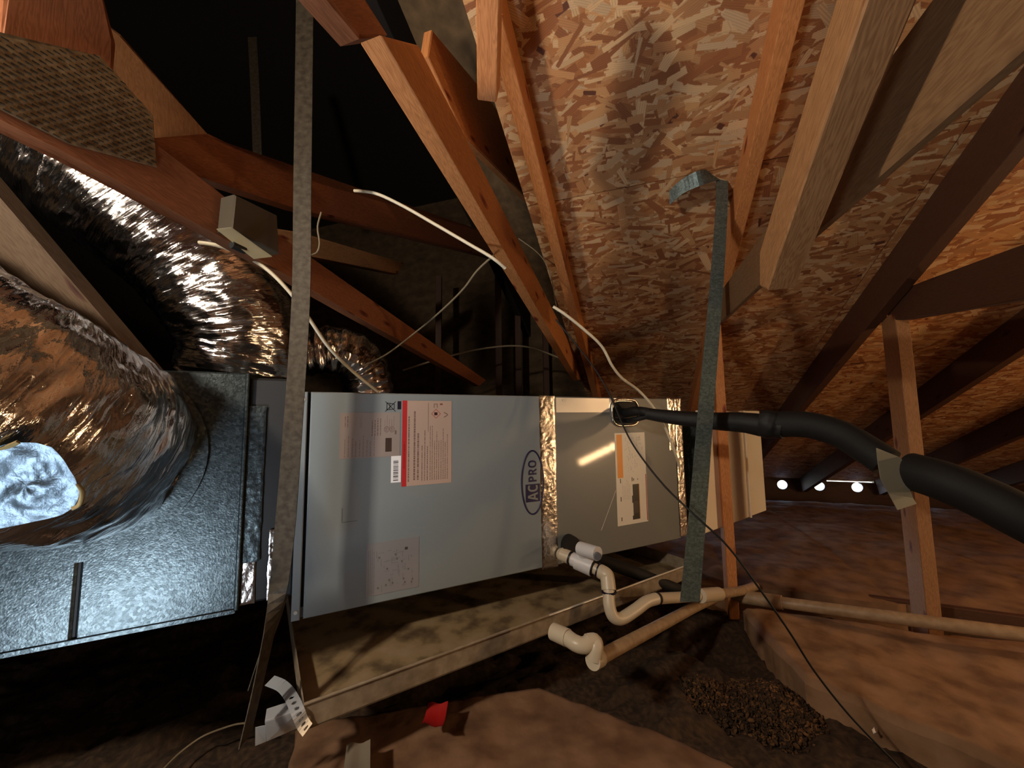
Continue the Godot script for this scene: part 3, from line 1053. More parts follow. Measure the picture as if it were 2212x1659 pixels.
	im = Image.create(40, 130, false, Image.FORMAT_RGB8)
	im.fill(Color(0.95, 0.96, 0.98))
	var yy := 22
	while yy < 118:
		var l := rng.randi_range(1, 4)
		im.fill_rect(Rect2i(9, yy, 20, l), Color(0.2, 0.2, 0.22))
		yy += l + rng.randi_range(1, 4)
	part(o, "barcode_label", sheet_mesh(0.182, 0.209, EYE - 0.170, EYE - 0.097, FACE + 0.0004), label_mat(im), Vector3.ZERO, "white barcode label")
	im = Image.create(220, 240, false, Image.FORMAT_RGB8)
	var faint := Color(0.52, 0.51, 0.52)
	im.fill(faint)
	dashes(im, Rect2i(10, 10, 28, 220), 4, Color(0.42, 0.41, 0.42), 0.4)
	for k in 46:
		var p := Vector2i(rng.randi_range(40, 190), rng.randi_range(40, 220))
		if rng.randf() < 0.5:
			im.fill_rect(Rect2i(p.x, p.y, 2, rng.randi_range(10, 40)), Color(0.44, 0.43, 0.44))
		else:
			im.fill_rect(Rect2i(p.x, p.y, rng.randi_range(6, 26), 2), Color(0.44, 0.43, 0.44))
	for k in 14:
		im.fill_rect(Rect2i(rng.randi_range(40, 190), rng.randi_range(50, 210), 7, 9), Color(0.38, 0.37, 0.38))
	im.fill_rect(Rect2i(158, 40, 13, 13), Color(0.24, 0.23, 0.24))
	part(o, "wiring_label", sheet_mesh(0.122, 0.262, y0 + 0.022, y0 + 0.157, FACE), label_mat(im), Vector3.ZERO, "faded wiring diagram label near the bottom edge")
	# crossed-out bin mark and the bar beside it
	im = Image.create(64, 96, false, Image.FORMAT_RGBA8)
	im.fill(Color(0, 0, 0, 0))
	part(o, "bin_mark", bin_mark(Vector3(0.178, EYE + 0.041, FACE + 0.0004)), flat_mat(Color(0.13, 0.13, 0.14), 0.5))
	part(o, "bar_mark", box_mesh(Vector3(0.197, EYE + 0.033, FACE), Vector3(0.207, EYE + 0.056, FACE + 0.0006), 0.0002), flat_mat(Color(0.06, 0.05, 0.13), 0.5))
	# faint pressed outline on the door
	var press := flat_mat(Color(0.36, 0.375, 0.375), 0.4)
	part(o, "pressed_mark", box_mesh(Vector3(0.062, EYE - 0.262, FACE), Vector3(0.098, EYE - 0.2605, FACE + 0.0004), 0.0001), press)
	part(o, "pressed_mark", box_mesh(Vector3(0.060, EYE - 0.262, FACE), Vector3(0.0615, EYE - 0.225, FACE + 0.0004), 0.0001), press)
	# oval logo, read from below upwards
	var blue := flat_mat(Color(0.075, 0.075, 0.25), 0.4)
	var oval := PackedVector3Array()
	for i in 49:
		var a := TAU * i / 48
		oval.append(Vector3(0.632 + 0.041 * cos(a), EYE - 0.205 + 0.102 * sin(a), FACE + 0.0004))
	part(o, "logo_oval", tube_mesh(oval, [0.0026], 8, null, false), blue)
	part(o, "logo_square", box_mesh(Vector3(0.605, EYE - 0.268, FACE), Vector3(0.659, EYE - 0.211, FACE + 0.0008), 0.0004), blue)
	part(o, "logo_lettering", letters("PRO", 700), blue, Vector3(0.6315, EYE - 0.169, FACE)).transform *= upward(letters("PRO", 700), 0.069, 0.031)
	part(o, "logo_initials", letters("AC", 700), flat_mat(Color(0.50, 0.51, 0.49), 0.4), Vector3(0.632, EYE - 0.239, FACE + 0.0005)).transform *= upward(letters("AC", 700), 0.050, 0.037)
	# guide label on the coil door
	im = Image.create(200, 460, false, Image.FORMAT_RGB8)
	im.fill(Color(0.90, 0.88, 0.83))
	im.fill_rect(Rect2i(10, 8, 36, 218), Color(0.93, 0.58, 0.12))
	for k in 26:
		im.fill_rect(Rect2i(rng.randi_range(60, 180), rng.randi_range(16, 200), 2, rng.randi_range(6, 26)), Color(0.72, 0.70, 0.66))
		im.fill_rect(Rect2i(rng.randi_range(60, 170), rng.randi_range(16, 200), rng.randi_range(4, 12), 2), Color(0.72, 0.70, 0.66))
	dashes(im, Rect2i(140, 16, 34, 26), 4, Color(0.6, 0.58, 0.55), 0.3)
	for q in [Vector2i(24, 20), Vector2i(24, 110), Vector2i(24, 210)]:
		im.fill_rect(Rect2i(q.x, 226 + q.y - 16, 5, 22 if q.y < 200 else 18), Color(0.08, 0.07, 0.07))
	im.fill_rect(Rect2i(100, 228, 5, 20), Color(0.08, 0.07, 0.07))
	im.fill_rect(Rect2i(110, 234, 5, 12), Color(0.08, 0.07, 0.07))
	im.fill_rect(Rect2i(138, 236, 4, 8), Color(0.3, 0.28, 0.26))
	dashes(im, Rect2i(38, 236, 56, 100), 6, Color(0.66, 0.64, 0.6), 0.3)
	im.fill_rect(Rect2i(104, 264, 42, 176), Color(0.12, 0.11, 0.10))
	im.fill_rect(Rect2i(98, 320, 8, 36), Color(0.12, 0.11, 0.10))
	im.fill_rect(Rect2i(98, 420, 8, 20), Color(0.12, 0.11, 0.10))
	im.fill_rect(Rect2i(110, 350, 30, 60), Color(0.24, 0.22, 0.2))
	im.fill_rect(Rect2i(147, 264, 3, 176), Color(0.9, 0.6, 0.2))
	im.fill_rect(Rect2i(193, 218, 5, 236), Color(0.62, 0.16, 0.12))
	part(o, "guide_label", sheet_mesh(0.985, 1.135, EYE - 0.392, EYE - 0.055, FACE), label_mat(im, 0.4), Vector3.ZERO, "tall white label with an orange bar and a black column")
	# foil crumbs and a scratch
	part(o, "scratch", tube_mesh(PackedVector3Array([Vector3(0.981, 0.686, -1.119), Vector3(0.908, 0.554, -1.119)]), [0.0008], 6), M.galv_bright)


func letters(text: String, weight: int) -> TextMesh:
	var t := TextMesh.new()
	var f := SystemFont.new()
	f.font_names = PackedStringArray(["Droid Sans"])
	f.font_weight = weight
	t.font = f
	t.text = text
	t.font_size = 64
	t.pixel_size = 0.001
	t.depth = 0.001
	t.curve_step = 2.0
	return t


# turns lettering to read upwards, centred on its place, long by tall metres
func upward(t: TextMesh, long: float, tall: float) -> Transform3D:
	var b := t.get_aabb()
	var sx := long / b.size.x
	var sy := tall / b.size.y
	var turn := Basis(Vector3(0, sx, 0), Vector3(-sy, 0, 0), Vector3(0, 0, 1.6))
	return Transform3D(turn, turn * -b.get_center())


func bin_mark(at: Vector3) -> ArrayMesh:
	# a wheeled bin lying on its side, crossed out
	var st := begin()
	var seg := [[Vector2(-0.010, -0.010), Vector2(-0.010, 0.010)], [Vector2(-0.010, 0.010), Vector2(0.010, 0.007)], [Vector2(0.010, 0.007), Vector2(0.010, -0.007)], [Vector2(0.010, -0.007), Vector2(-0.010, -0.010)], [Vector2(-0.014, -0.014), Vector2(0.014, 0.014)], [Vector2(-0.014, 0.014), Vector2(0.014, -0.014)], [Vector2(-0.002, -0.008), Vector2(-0.002, 0.008)]]
	for s in seg:
		var a: Vector2 = s[0]
		var b: Vector2 = s[1]
		var w := (b - a).orthogonal().normalized() * 0.0009
		var q := [a - w, a + w, b + w, b - w]
		var v := []
		for p: Vector2 in q:
			v.append(at + Vector3(p.x, p.y, 0))
		quad(st, v[0], v[1], v[2], v[3], Vector2.ZERO, Vector2.ZERO, Vector2.ZERO, Vector2.ZERO)
	return done(st)


func tape_mesh(x0: float, x1: float, y0: float, y1: float, z: float, k: float) -> ArrayMesh:
	var st := begin(true)
	var ca := 12
	var cb := int((y1 - y0) / 0.004)
	var g: Array[PackedVector3Array] = []
	for i in ca + 1:
		var row := PackedVector3Array()
		for j in cb + 1:
			var x := lerpf(x0, x1, float(i) / ca)
			var y := lerpf(y0, y1, float(j) / cb)
			var e := 0.0018 * noise.get_noise_2d(y * 14.0, k) if i == 0 or i == ca else 0.0
			var d := 0.0012 * noise.get_noise_3d(x * 60.0, y * 34.0, k) + 0.0008 * noise.get_noise_3d(x * 22.0, y * 120.0, k)
			if i == 0 or i == ca or j == 0 or j == cb:
				d = -0.0008
			row.append(Vector3(x + e, y, z + d))
		g.append(row)
	for i in ca:
		for j in cb:
			quad(st, g[i][j], g[i][j + 1], g[i + 1][j + 1], g[i + 1][j], Vector2.ZERO, Vector2.ZERO, Vector2.ZERO, Vector2.ZERO)
	return done(st)


# ---------------------------------------------------------------- plenum and box duct
func build_plenum() -> void:
	var y0 := EYE - 0.43
	var y1 := EYE + 0.121
	var o := thing("supply_plenum", "galvanised sheet-metal plenum left of the air handler", "duct", "", Vector3(-0.6, y0, FACE - 0.3))
	part(o, "front_panel", box_mesh(Vector3(-0.425, y0, FACE - 0.6), Vector3(-0.155, y1, FACE), 0.004), M.galv)
	part(o, "side_panel", box_mesh(Vector3(-1.3, y0, FACE - 0.6), Vector3(-0.431, y1, FACE), 0.004), M.galv)
	part(o, "seam", box_mesh(Vector3(-0.431, y0 + 0.002, FACE - 0.02), Vector3(-0.425, y1, FACE - 0.004), 0.001), M.dark_gap)
	part(o, "seam", box_mesh(Vector3(-0.163, y0, FACE - 0.01), Vector3(-0.155, y1, FACE + 0.006), 0.002), M.galv)
	part(o, "bottom_flange", box_mesh(Vector3(-1.3, y0 - 0.006, FACE - 0.03), Vector3(-0.16, y0 + 0.004, FACE + 0.004), 0.001), M.galv)
	var canvas := flat_mat(Color(0.13, 0.135, 0.145), 0.55)
	part(o, "flex_connector", box_mesh(Vector3(-0.158, y0 + 0.004, FACE - 0.58), Vector3(-0.045, y1 - 0.01, FACE - 0.012), 0.006), canvas, Vector3.ZERO, "dark flexible connector between plenum and unit")
	part(o, "foil_tape", tape_mesh(-0.158, -0.118, y0 + 0.1, y1 - 0.08, FACE - 0.006, 21.0), M.galv, Vector3.ZERO, "ragged edge of foil tape on the connector")
	part(o, "foil_tape", tape_mesh(-0.155, -0.125, y0 + 0.005, y0 + 0.11, FACE - 0.008, 27.0), M.foil_tape)
	part(o, "foil_tape", tape_mesh(-0.1, -0.078, y0 + 0.005, y0 + 0.17, FACE - 0.006, 31.0), M.foil_tape)
	# sheet-metal box on the far end, turned a little away
	var a := 10.0
	var d := Vector3(cos(deg_to_rad(a)), 0, -sin(deg_to_rad(a)))
	var s := Vector3(-d.z, 0, d.x) * -1.0
	var p := Vector3(1.45, EYE - 0.482, FACE)
	var r := thing("return_box", "bare sheet-metal duct box lit warmly behind the slim orange post", "duct", "", p)
	part(r, "front_panel", prism_mesh(PackedVector3Array([p, p + d * 0.420, p + d * 0.420 + UP * 0.512, p + UP * 0.512]), -Vector3(-d.z, 0, d.x) * 0.012, 0.002), M.sheet_lit)
	part(r, "end_panel", prism_mesh(PackedVector3Array([p + d * 0.427 + s * 0.004, p + d * 0.635 + s * 0.004, p + d * 0.635 + UP * 0.512 + s * 0.004, p + d * 0.427 + UP * 0.512 + s * 0.004]), -Vector3(-d.z, 0, d.x) * 0.012, 0.002), M.sheet_lit)
	part(r, "body", prism_mesh(PackedVector3Array([p + d * 0.004 + s * 0.014, p + d * 0.632 + s * 0.014, p + d * 0.632 + UP * 0.508 + s * 0.014, p + d * 0.004 + UP * 0.508 + s * 0.014]), s * 0.45, 0.003), M.galv)
	part(r, "seam", prism_mesh(PackedVector3Array([p + d * 0.420, p + d * 0.427, p + d * 0.427 + UP * 0.512, p + d * 0.420 + UP * 0.512]), Vector3(-d.z, 0, d.x) * 0.012, 0.001), M.sheet_lit)
	part(r, "insulation_edge", prism_mesh(PackedVector3Array([p + d * 0.636 + s * 0.02, p + d * 0.66 + s * 0.02, p + d * 0.66 + UP * 0.5 + s * 0.02, p + d * 0.636 + UP * 0.5 + s * 0.02]), s * 0.4, 0.004), M.pine_shade)


# ---------------------------------------------------------------- foil flex ducts
func foil_bump(seed_: float, amp: float, ring_amp: float) -> Callable:
	return func(u: float, a: float) -> float:
		var c := cos(a)
		var s := sin(a)
		var soft := noise.get_noise_3d(u * 2.6 + seed_, c * 0.9, s * 0.9) * amp * 1.7
		var crease := absf(noise.get_noise_3d(u * 15.0 + seed_, c * 1.2 + 7.0, s * 1.2)) * amp * 0.8
		var fine := noise.get_noise_3d(u * 45.0, c * 2.4 + seed_, s * 2.4) * amp * 0.16
		return soft - crease + fine + ring_amp * sin(u * 150.0 + a)


func build_ducts() -> void:
	# the near elbow on the front of the plenum
	var o := thing("flex_duct", "big foil flex duct bulging from the front of the plenum at far left", "duct", "foil flexible ducts", Vector3(-0.43, EYE - 0.2, FACE))
	var c := Vector3(-0.45, EYE - 0.035, FACE)
	var p := smooth_path(PackedVector3Array([c + Vector3(0, 0, 0.02), c + Vector3(0.005, 0.005, 0.09), c + Vector3(-0.02, 0.035, 0.18), c + Vector3(-0.09, 0.095, 0.25), c + Vector3(-0.23, 0.20, 0.28), c + Vector3(-0.45, 0.37, 0.29), c + Vector3(-0.85, 0.66, 0.29)]), 22)
	part(o, "foil_jacket", tube_mesh(p, [0.198], 120, foil_bump(1.0, 0.015, 0.0), true), M.foil)
	part(o, "collar", tube_mesh(PackedVector3Array([c + Vector3(0.012, -0.03, 0), c + Vector3(0.012, -0.03, 0.008)]), [0.212], 48), M.galv, Vector3.ZERO, "sheet-metal starting collar on the plenum")
	# torn flap of the jacket with glass wool edge, tilted to mirror the cool panel
	var flap := smooth_path(PackedVector3Array([Vector3(-0.392, 0.913, -0.746), Vector3(-0.357, 0.927, -0.742), Vector3(-0.322, 0.921, -0.747), Vector3(-0.303, 0.867, -0.771), Vector3(-0.315, 0.829, -0.787), Vector3(-0.363, 0.815, -0.789), Vector3(-0.404, 0.824, -0.783), Vector3(-0.392, 0.913, -0.746)]), 5)
	part(o, "torn_flap", crumpled_sheet(flap, Vector3(0.06, -0.39, 0.92), 0.010), M.foil_flap, Vector3.ZERO, "crumpled flap of torn foil tilted to catch the cool light")
	part(o, "fibre_edge", tube_mesh(smooth_path(PackedVector3Array([Vector3(-0.304, 0.867, -0.771), Vector3(-0.300, 0.855, -0.776), Vector3(-0.304, 0.836, -0.784), Vector3(-0.312, 0.830, -0.786)]), 5), [0.003], 8, foil_bump(5.0, 0.003, 0.0)), M.fibre)
	part(o, "fibre_edge", tube_mesh(smooth_path(PackedVector3Array([Vector3(-0.384, 0.912, -0.747), Vector3(-0.363, 0.922, -0.744), Vector3(-0.351, 0.929, -0.742)]), 5), [0.003], 8, foil_bump(6.0, 0.003, 0.0)), M.fibre)
	# the far duct that drops onto the plenum's top
	var q := thing("flex_duct", "foil flex duct dropping onto the plenum top beneath the truss chord", "duct", "foil flexible ducts", Vector3(-0.225, 1.110, -1.410))
	p = smooth_path(PackedVector3Array([Vector3(-0.229, 1.110, -1.412), Vector3(-0.221, 1.201, -1.399), Vector3(-0.258, 1.314, -1.383), Vector3(-0.334, 1.420, -1.376), Vector3(-0.432, 1.510, -1.360), Vector3(-0.536, 1.595, -1.347), Vector3(-0.655, 1.678, -1.353), Vector3(-0.813, 1.772, -1.389)]), 18)
	part(q, "foil_jacket", tube_mesh(p, [0.165], 110, foil_bump(9.0, 0.012, 0.0)), M.foil)
	part(q, "collar_tape", tube_mesh(smooth_path(PackedVector3Array([Vector3(-0.359, 1.112, -1.376), Vector3(-0.306, 1.088, -1.352), Vector3(-0.225, 1.082, -1.312), Vector3(-0.179, 1.097, -1.287)]), 8), [0.016], 12, foil_bump(14.0, 0.012, 0.0)), M.foil_tape, Vector3.ZERO, "crumpled tape at the foot of the duct")
	# the small elbow behind the unit
	var r := thing("flex_duct", "small ribbed foil elbow behind the top of the unit", "duct", "foil flexible ducts", Vector3(0.187, 1.066, -1.692))
	p = smooth_path(PackedVector3Array([Vector3(-0.147, 1.198, -1.677), Vector3(-0.024, 1.223, -1.668), Vector3(0.084, 1.221, -1.671), Vector3(0.158, 1.162, -1.696), Vector3(0.190, 1.028, -1.716)]), 20)
	part(r, "foil_jacket", tube_mesh(p, [0.095], 64, foil_bump(20.0, 0.010, 0.004)), M.foil)


# a crumpled sheet inside a closed outline: rings shrinking to the middle, pushed about by noise
func crumpled_sheet(outline: PackedVector3Array, up: Vector3, amp: float) -> ArrayMesh:
	var st := begin(true)
	var k := outline.size() - 1
	var mid := Vector3.ZERO
	for i in k:
		mid += outline[i] / k
	var rings: Array[PackedVector3Array] = []
	for r in 11:
		var ring := PackedVector3Array()
		for i in k:
			var p := outline[i].lerp(mid, r / 10.0)
			p += up * amp * (0.75 * noise.get_noise_3dv(p * 22.0) + 0.35 * absf(noise.get_noise_3dv(p * 48.0)))
			ring.append(p)
		rings.append(ring)
	for r in 10:
		for i in k:
			var j := (i + 1) % k
			quad(st, rings[r][i], rings[r][j], rings[r + 1][j], rings[r + 1][i], Vector2.ZERO, Vector2.ZERO, Vector2.ZERO, Vector2.ZERO)
	return done(st)


# ---------------------------------------------------------------- drain pan on hangers
func build_pan() -> void:
	var a := Vector3(-0.011, EYE - 0.56, -0.923)
	var d := Vector3(0.9939, 0, -0.1103)
	var b := Vector3(-d.z, 0, d.x) * -1.0          # to the back
	var l := 1.34
	var dp := 0.78
	var o := thing("drain_pan", "shallow galvanised drain pan hung under the air handler", "pan", "", a - UP * 0.055)
	part(o, "pan_floor", prism_mesh(PackedVector3Array([a - UP * 0.05, a + d * l - UP * 0.05, a + d * l + b * dp - UP * 0.05, a + b * dp - UP * 0.05]), UP * 0.004, 0.0005), M.dusty)
	part(o, "front_wall", prism_mesh(PackedVector3Array([a - UP * 0.05, a + d * l - UP * 0.05, a + d * l - UP * 0.003, a - UP * 0.003]), b * 0.002, 0.0004), M.galv_pan)
	part(o, "back_wall", prism_mesh(PackedVector3Array([a + b * dp - UP * 0.05, a + d * l + b * dp - UP * 0.05, a + d * l + b * dp, a + b * dp]), b * 0.002, 0.0004), M.galv_pan)
	part(o, "end_wall", prism_mesh(PackedVector3Array([a - UP * 0.05, a + b * dp - UP * 0.05, a + b * dp, a]), d * 0.002, 0.0004), M.galv_pan)
	part(o, "end_wall", prism_mesh(PackedVector3Array([a + d * l - UP * 0.05, a + d * l + b * dp - UP * 0.05, a + d * l + b * dp, a + d * l]), d * 0.002, 0.0004), M.galv_pan)
	part(o, "rolled_rim", tube_mesh(PackedVector3Array([a, a + d * 0.62]), [0.0035], 8), M.galv_pan)
	part(o, "rolled_rim", tube_mesh(PackedVector3Array([a + d * 0.62, a + d * l]), [0.003], 8), M.galv_bright, Vector3.ZERO, "brighter rim at the right half")
	# light-gauge channel sticking out at the left end, with its perforated strap
	var g := thing("hanger_channel", "short white metal channel at the lower left end of the pan", "bracket", "", Vector3(-0.054, 0.330, -0.936))
	var tl: Vector3 = Vector3(-0.077, 0.370, -0.938)
	var tr: Vector3 = Vector3(-0.017, 0.370, -0.941)
	var bl: Vector3 = Vector3(-0.073, 0.330, -0.943)
	var br: Vector3 = Vector3(-0.008, 0.330, -0.955)
	var white := flat_mat(Color(0.80, 0.83, 0.86), 0.35, 0.5)
	part(g, "channel_face", prism_mesh(PackedVector3Array([bl, br, tr, tl]), (tr - tl).cross(UP).normalized() * -0.002, 0.0004), white)
	part(g, "channel_lip", prism_mesh(PackedVector3Array([tl, tr, tr + Vector3(0, 0.004, -0.03), tl + Vector3(0, 0.004, -0.03)]), UP * 0.002, 0.0004), white)
	part(g, "end_tab", prism_mesh(PackedVector3Array([Vector3(-0.093, 0.360, -0.948), Vector3(-0.076, 0.360, -0.945), Vector3(-0.074, 0.325, -0.952), Vector3(-0.092, 0.325, -0.949)]), Vector3(0, 0.001, 0.002), 0.0004), white)
	for q in [Vector2(566, 1583), Vector2(565, 1598)]:
		var s := far_screw(q)
		part(g, "screw", tube_mesh(PackedVector3Array([s, s + Vector3(-0.1, 0.4, 1.0).normalized() * 0.004]), [0.003], 8), M.galv_bright)
	var hs := thing("perforated_strap", "light perforated hanger strap curling over the white channel", "strap", "", Vector3(-0.006, 0.340, -0.934))
	var path := smooth_path(PackedVector3Array([Vector3(-0.081, 0.380, -1.058), Vector3(-0.057, 0.385, -1.020), Vector3(-0.041, 0.390, -0.979), Vector3(-0.029, 0.392, -0.939), Vector3(-0.019, 0.385, -0.911), Vector3(-0.011, 0.365, -0.909), Vector3(-0.002, 0.350, -0.908)]), 4)
	part(hs, "band", holed_band(path, 0.0115), white)


func far_screw(q: Vector2) -> Vector3:
	return Vector3(-0.087, 0.35, -0.805) + Vector3((q.x - 566.0) * 0.0008, (1590.0 - q.y) * 0.0009, 0.0)


# a band with a row of round holes down its middle
func holed_band(path: PackedVector3Array, half: float) -> ArrayMesh:
	var st := begin()
	for i in path.size() - 1:
		var a := path[i]
		var b := path[i + 1]
		var d := b - a
		var w := d.cross(Vector3(0.1, 0.75, 0.65)).normalized() * half
		var m := (a + b) / 2
		var ring := []
		var rim := [a - w, (a + b) / 2 - w, b - w, b, b + w, (a + b) / 2 + w, a + w, a]
		var r := half * 0.42 if i % 2 == 0 and i > 8 else 0.0001
		for k in 8:
			var v: Vector3 = rim[k] - m
			ring.append(m + v.normalized() * r)
		var nn := d.cross(w).normalized() * 0.0012
		for k in 8:
			var j := (k + 1) % 8
			for s in [0.0, 1.0]:
				quad(st, rim[k] + nn * s, rim[j] + nn * s, ring[j] + nn * s, ring[k] + nn * s, Vector2.ZERO, Vector2.ZERO, Vector2.ZERO, Vector2.ZERO)
			quad(st, ring[k], ring[j], ring[j] + nn, ring[k] + nn, Vector2.ZERO, Vector2.ZERO, Vector2.ZERO, Vector2.ZERO)
	return done(st)


# ---------------------------------------------------------------- white drain pipes
func pipe(o: Node3D, called: String, pts: PackedVector3Array, r: float, mat: Material, per := 1, label := "") -> MeshInstance3D:
	return part(o, called, tube_mesh(pts if per == 1 else smooth_path(pts, per), [r], 20), mat, Vector3.ZERO, label)


func build_drains() -> void:
	# condensate line from the coil: stub, clear switch body, elbow, trap, run to the right
	var c0: Vector3 = Vector3(0.733, 0.503, -1.110)
	var o := thing("condensate_drain", "white drain pipe with a float switch and a deep trap in front of the coil", "pipe", "", Vector3(0.797, 0.357, -0.920))
	var a: Vector3 = Vector3(0.731, 0.506, -1.095)
	var b: Vector3 = Vector3(0.793, 0.479, -0.988)
	pipe(o, "stub", PackedVector3Array([c0, a]), 0.0205, M.pvc)
	pipe(o, "pipe_run", PackedVector3Array([a, b]), 0.0165, M.pvc)
	pipe(o, "coupling", PackedVector3Array([a.lerp(b, -0.08), a.lerp(b, 0.16)]), 0.021, M.pvc)
	pipe(o, "primer_ring", PackedVector3Array([a.lerp(b, 0.17), a.lerp(b, 0.20)]), 0.0205, M.primer)
	pipe(o, "switch_body", PackedVector3Array([a.lerp(b, 0.36), a.lerp(b, 0.80)]), 0.0265, M.valve)
	pipe(o, "switch_neck", PackedVector3Array([a.lerp(b, 0.24), a.lerp(b, 0.37)]), 0.0215, M.valve)
	pipe(o, "primer_ring", PackedVector3Array([a.lerp(b, 0.80), a.lerp(b, 0.825)]), 0.0235, M.black)
	pipe(o, "primer_ring", PackedVector3Array([a.lerp(b, 0.93), a.lerp(b, 0.97)]), 0.0215, M.primer)
	# float switch riding on top
	var t0: Vector3 = Vector3(0.753, 0.541, -1.036)
	var t1: Vector3 = Vector3(0.764, 0.544, -0.962)
	var fs := pipe(o, "float_switch", PackedVector3Array([t0, t1]), 0.0205, M.valve)
	fs.set_meta("label", "white cylindrical float switch on top of the drain")
	var ax := (t1 - t0).normalized()
	var lens_at := t1 - ax * 0.012 + Vector3(-0.20, -0.25, 0.9).normalized() * 0.014
	part(fs, "switch_lens", tube_mesh(PackedVector3Array([lens_at, lens_at + Vector3(-0.20, -0.1, 0.9).normalized() * 0.009]), [0.0115], 18), flat_mat(Color(0.4, 0.42, 0.46), 0.25))
	var neck := a.lerp(b, 0.52) + UP * 0.022
	pipe(o, "clear_cap", PackedVector3Array([neck, t0.lerp(t1, 0.3) - UP * 0.006]), 0.014, M.clear)
	# black print mark on the switch body
	var mk := a.lerp(b, 0.44) + Vector3(-0.25, -0.1, 1.0).normalized() * 0.0262
	part(o, "print_mark", tube_mesh(PackedVector3Array([mk, mk + (b - a).normalized() * 0.014]), [0.0018], 6), M.black)
	var e1: Vector3 = Vector3(0.799, 0.469, -0.964)
	var e2: Vector3 = Vector3(0.791, 0.438, -0.949)
	pipe(o, "elbow", PackedVector3Array([b, b.lerp(e1, 0.7) + UP * 0.004, e1, e2]), 0.0215, M.pvc, 5)
	pipe(o, "primer_ring", PackedVector3Array([e2, e2 - UP * 0.006]), 0.0222, M.primer)
	pipe(o, "trap", PackedVector3Array([e2, Vector3(0.779, 0.406, -0.935), Vector3(0.783, 0.377, -0.925), Vector3(0.812, 0.364, -0.923), Vector3(0.871, 0.373, -0.927), Vector3(0.923, 0.383, -0.933), Vector3(0.967, 0.383, -0.934)]), 0.0175, M.pvc, 6)
	var f0: Vector3 = Vector3(0.967, 0.383, -0.934)
	var f1: Vector3 = Vector3(1.189, 0.329, -0.974)
	pipe(o, "pipe_run", PackedVector3Array([f0, f1, Vector3(1.321, 0.298, -1.001)]), 0.0165, M.pvc)
	pipe(o, "primer_ring", PackedVector3Array([f0, f0.lerp(f1, 0.035)]), 0.0185, M.black)
	pipe(o, "coupling", PackedVector3Array([Vector3(1.215, 0.326, -0.972), Vector3(1.369, 0.286, -1.012)]), 0.0235, M.pvc)
	pipe(o, "pipe_run", PackedVector3Array([Vector3(1.364, 0.286, -1.014), Vector3(1.543, 0.245, -1.052), Vector3(1.728, 0.213, -1.098)]), 0.017, M.pvc_old, 3)
	# secondary drain: out of the pan, two elbows, then right
	var s := thing("pan_drain", "white secondary drain pipe leaving the pan front and turning right", "pipe", "", Vector3(0.614, 0.369, -0.797))
	var p0: Vector3 = Vector3(0.548, 0.407, -0.905)
	var p1: Vector3 = Vector3(0.569, 0.408, -0.844)
	pipe(s, "coupling", PackedVector3Array([p0.lerp(p1, 0.28), p1]), 0.0205, M.pvc)
	pipe(s, "elbow", PackedVector3Array([p1, Vector3(0.575, 0.406, -0.819), Vector3(0.590, 0.404, -0.806), Vector3(0.612, 0.409, -0.805)]), 0.0185, M.pvc, 5)
	pipe(s, "elbow", PackedVector3Array([Vector3(0.599, 0.408, -0.806), Vector3(0.619, 0.407, -0.802), Vector3(0.615, 0.397, -0.794), Vector3(0.609, 0.373, -0.794)]), 0.0185, M.pvc, 5)
	pipe(s, "tee", PackedVector3Array([Vector3(0.603, 0.372, -0.791), Vector3(0.635, 0.365, -0.804)]), 0.02, M.pvc)
	pipe(s, "pipe_run", PackedVector3Array([Vector3(0.623, 0.368, -0.799), Vector3(1.226, 0.271, -1.007), Vector3(1.428, 0.263, -1.041)]), 0.0165, M.pvc_old)
	# long line along the joists to the right
	var l := thing("long_drain", "long dusty white drain pipe along the top of the tan batt to the right edge", "pipe", "", Vector3(1.592, 0.202, -1.077))
	pipe(l, "coupling", PackedVector3Array([Vector3(1.585, 0.206, -1.080), Vector3(1.639, 0.226, -0.939)]), 0.026, M.pvc_old)
	pipe(l, "pipe_run", PackedVector3Array([Vector3(1.577, 0.205, -1.107), Vector3(1.639, 0.226, -0.939), Vector3(1.800, 0.261, -0.630), Vector3(1.975, 0.274, -0.395), Vector3(2.127, 0.282, -0.217)]), 0.0205, M.pvc_old)
	single("dark_gap_strip", board_mesh(Vector3(1.879, 0.134, -1.221), Vector3(2.461, 0.196, -0.250), UP, 0.08, 0.03), M.pine_shade, "low dark strip filling the gap behind the long drain pipe", "board")  # dark strip stands in for the shaded gap behind the pipe


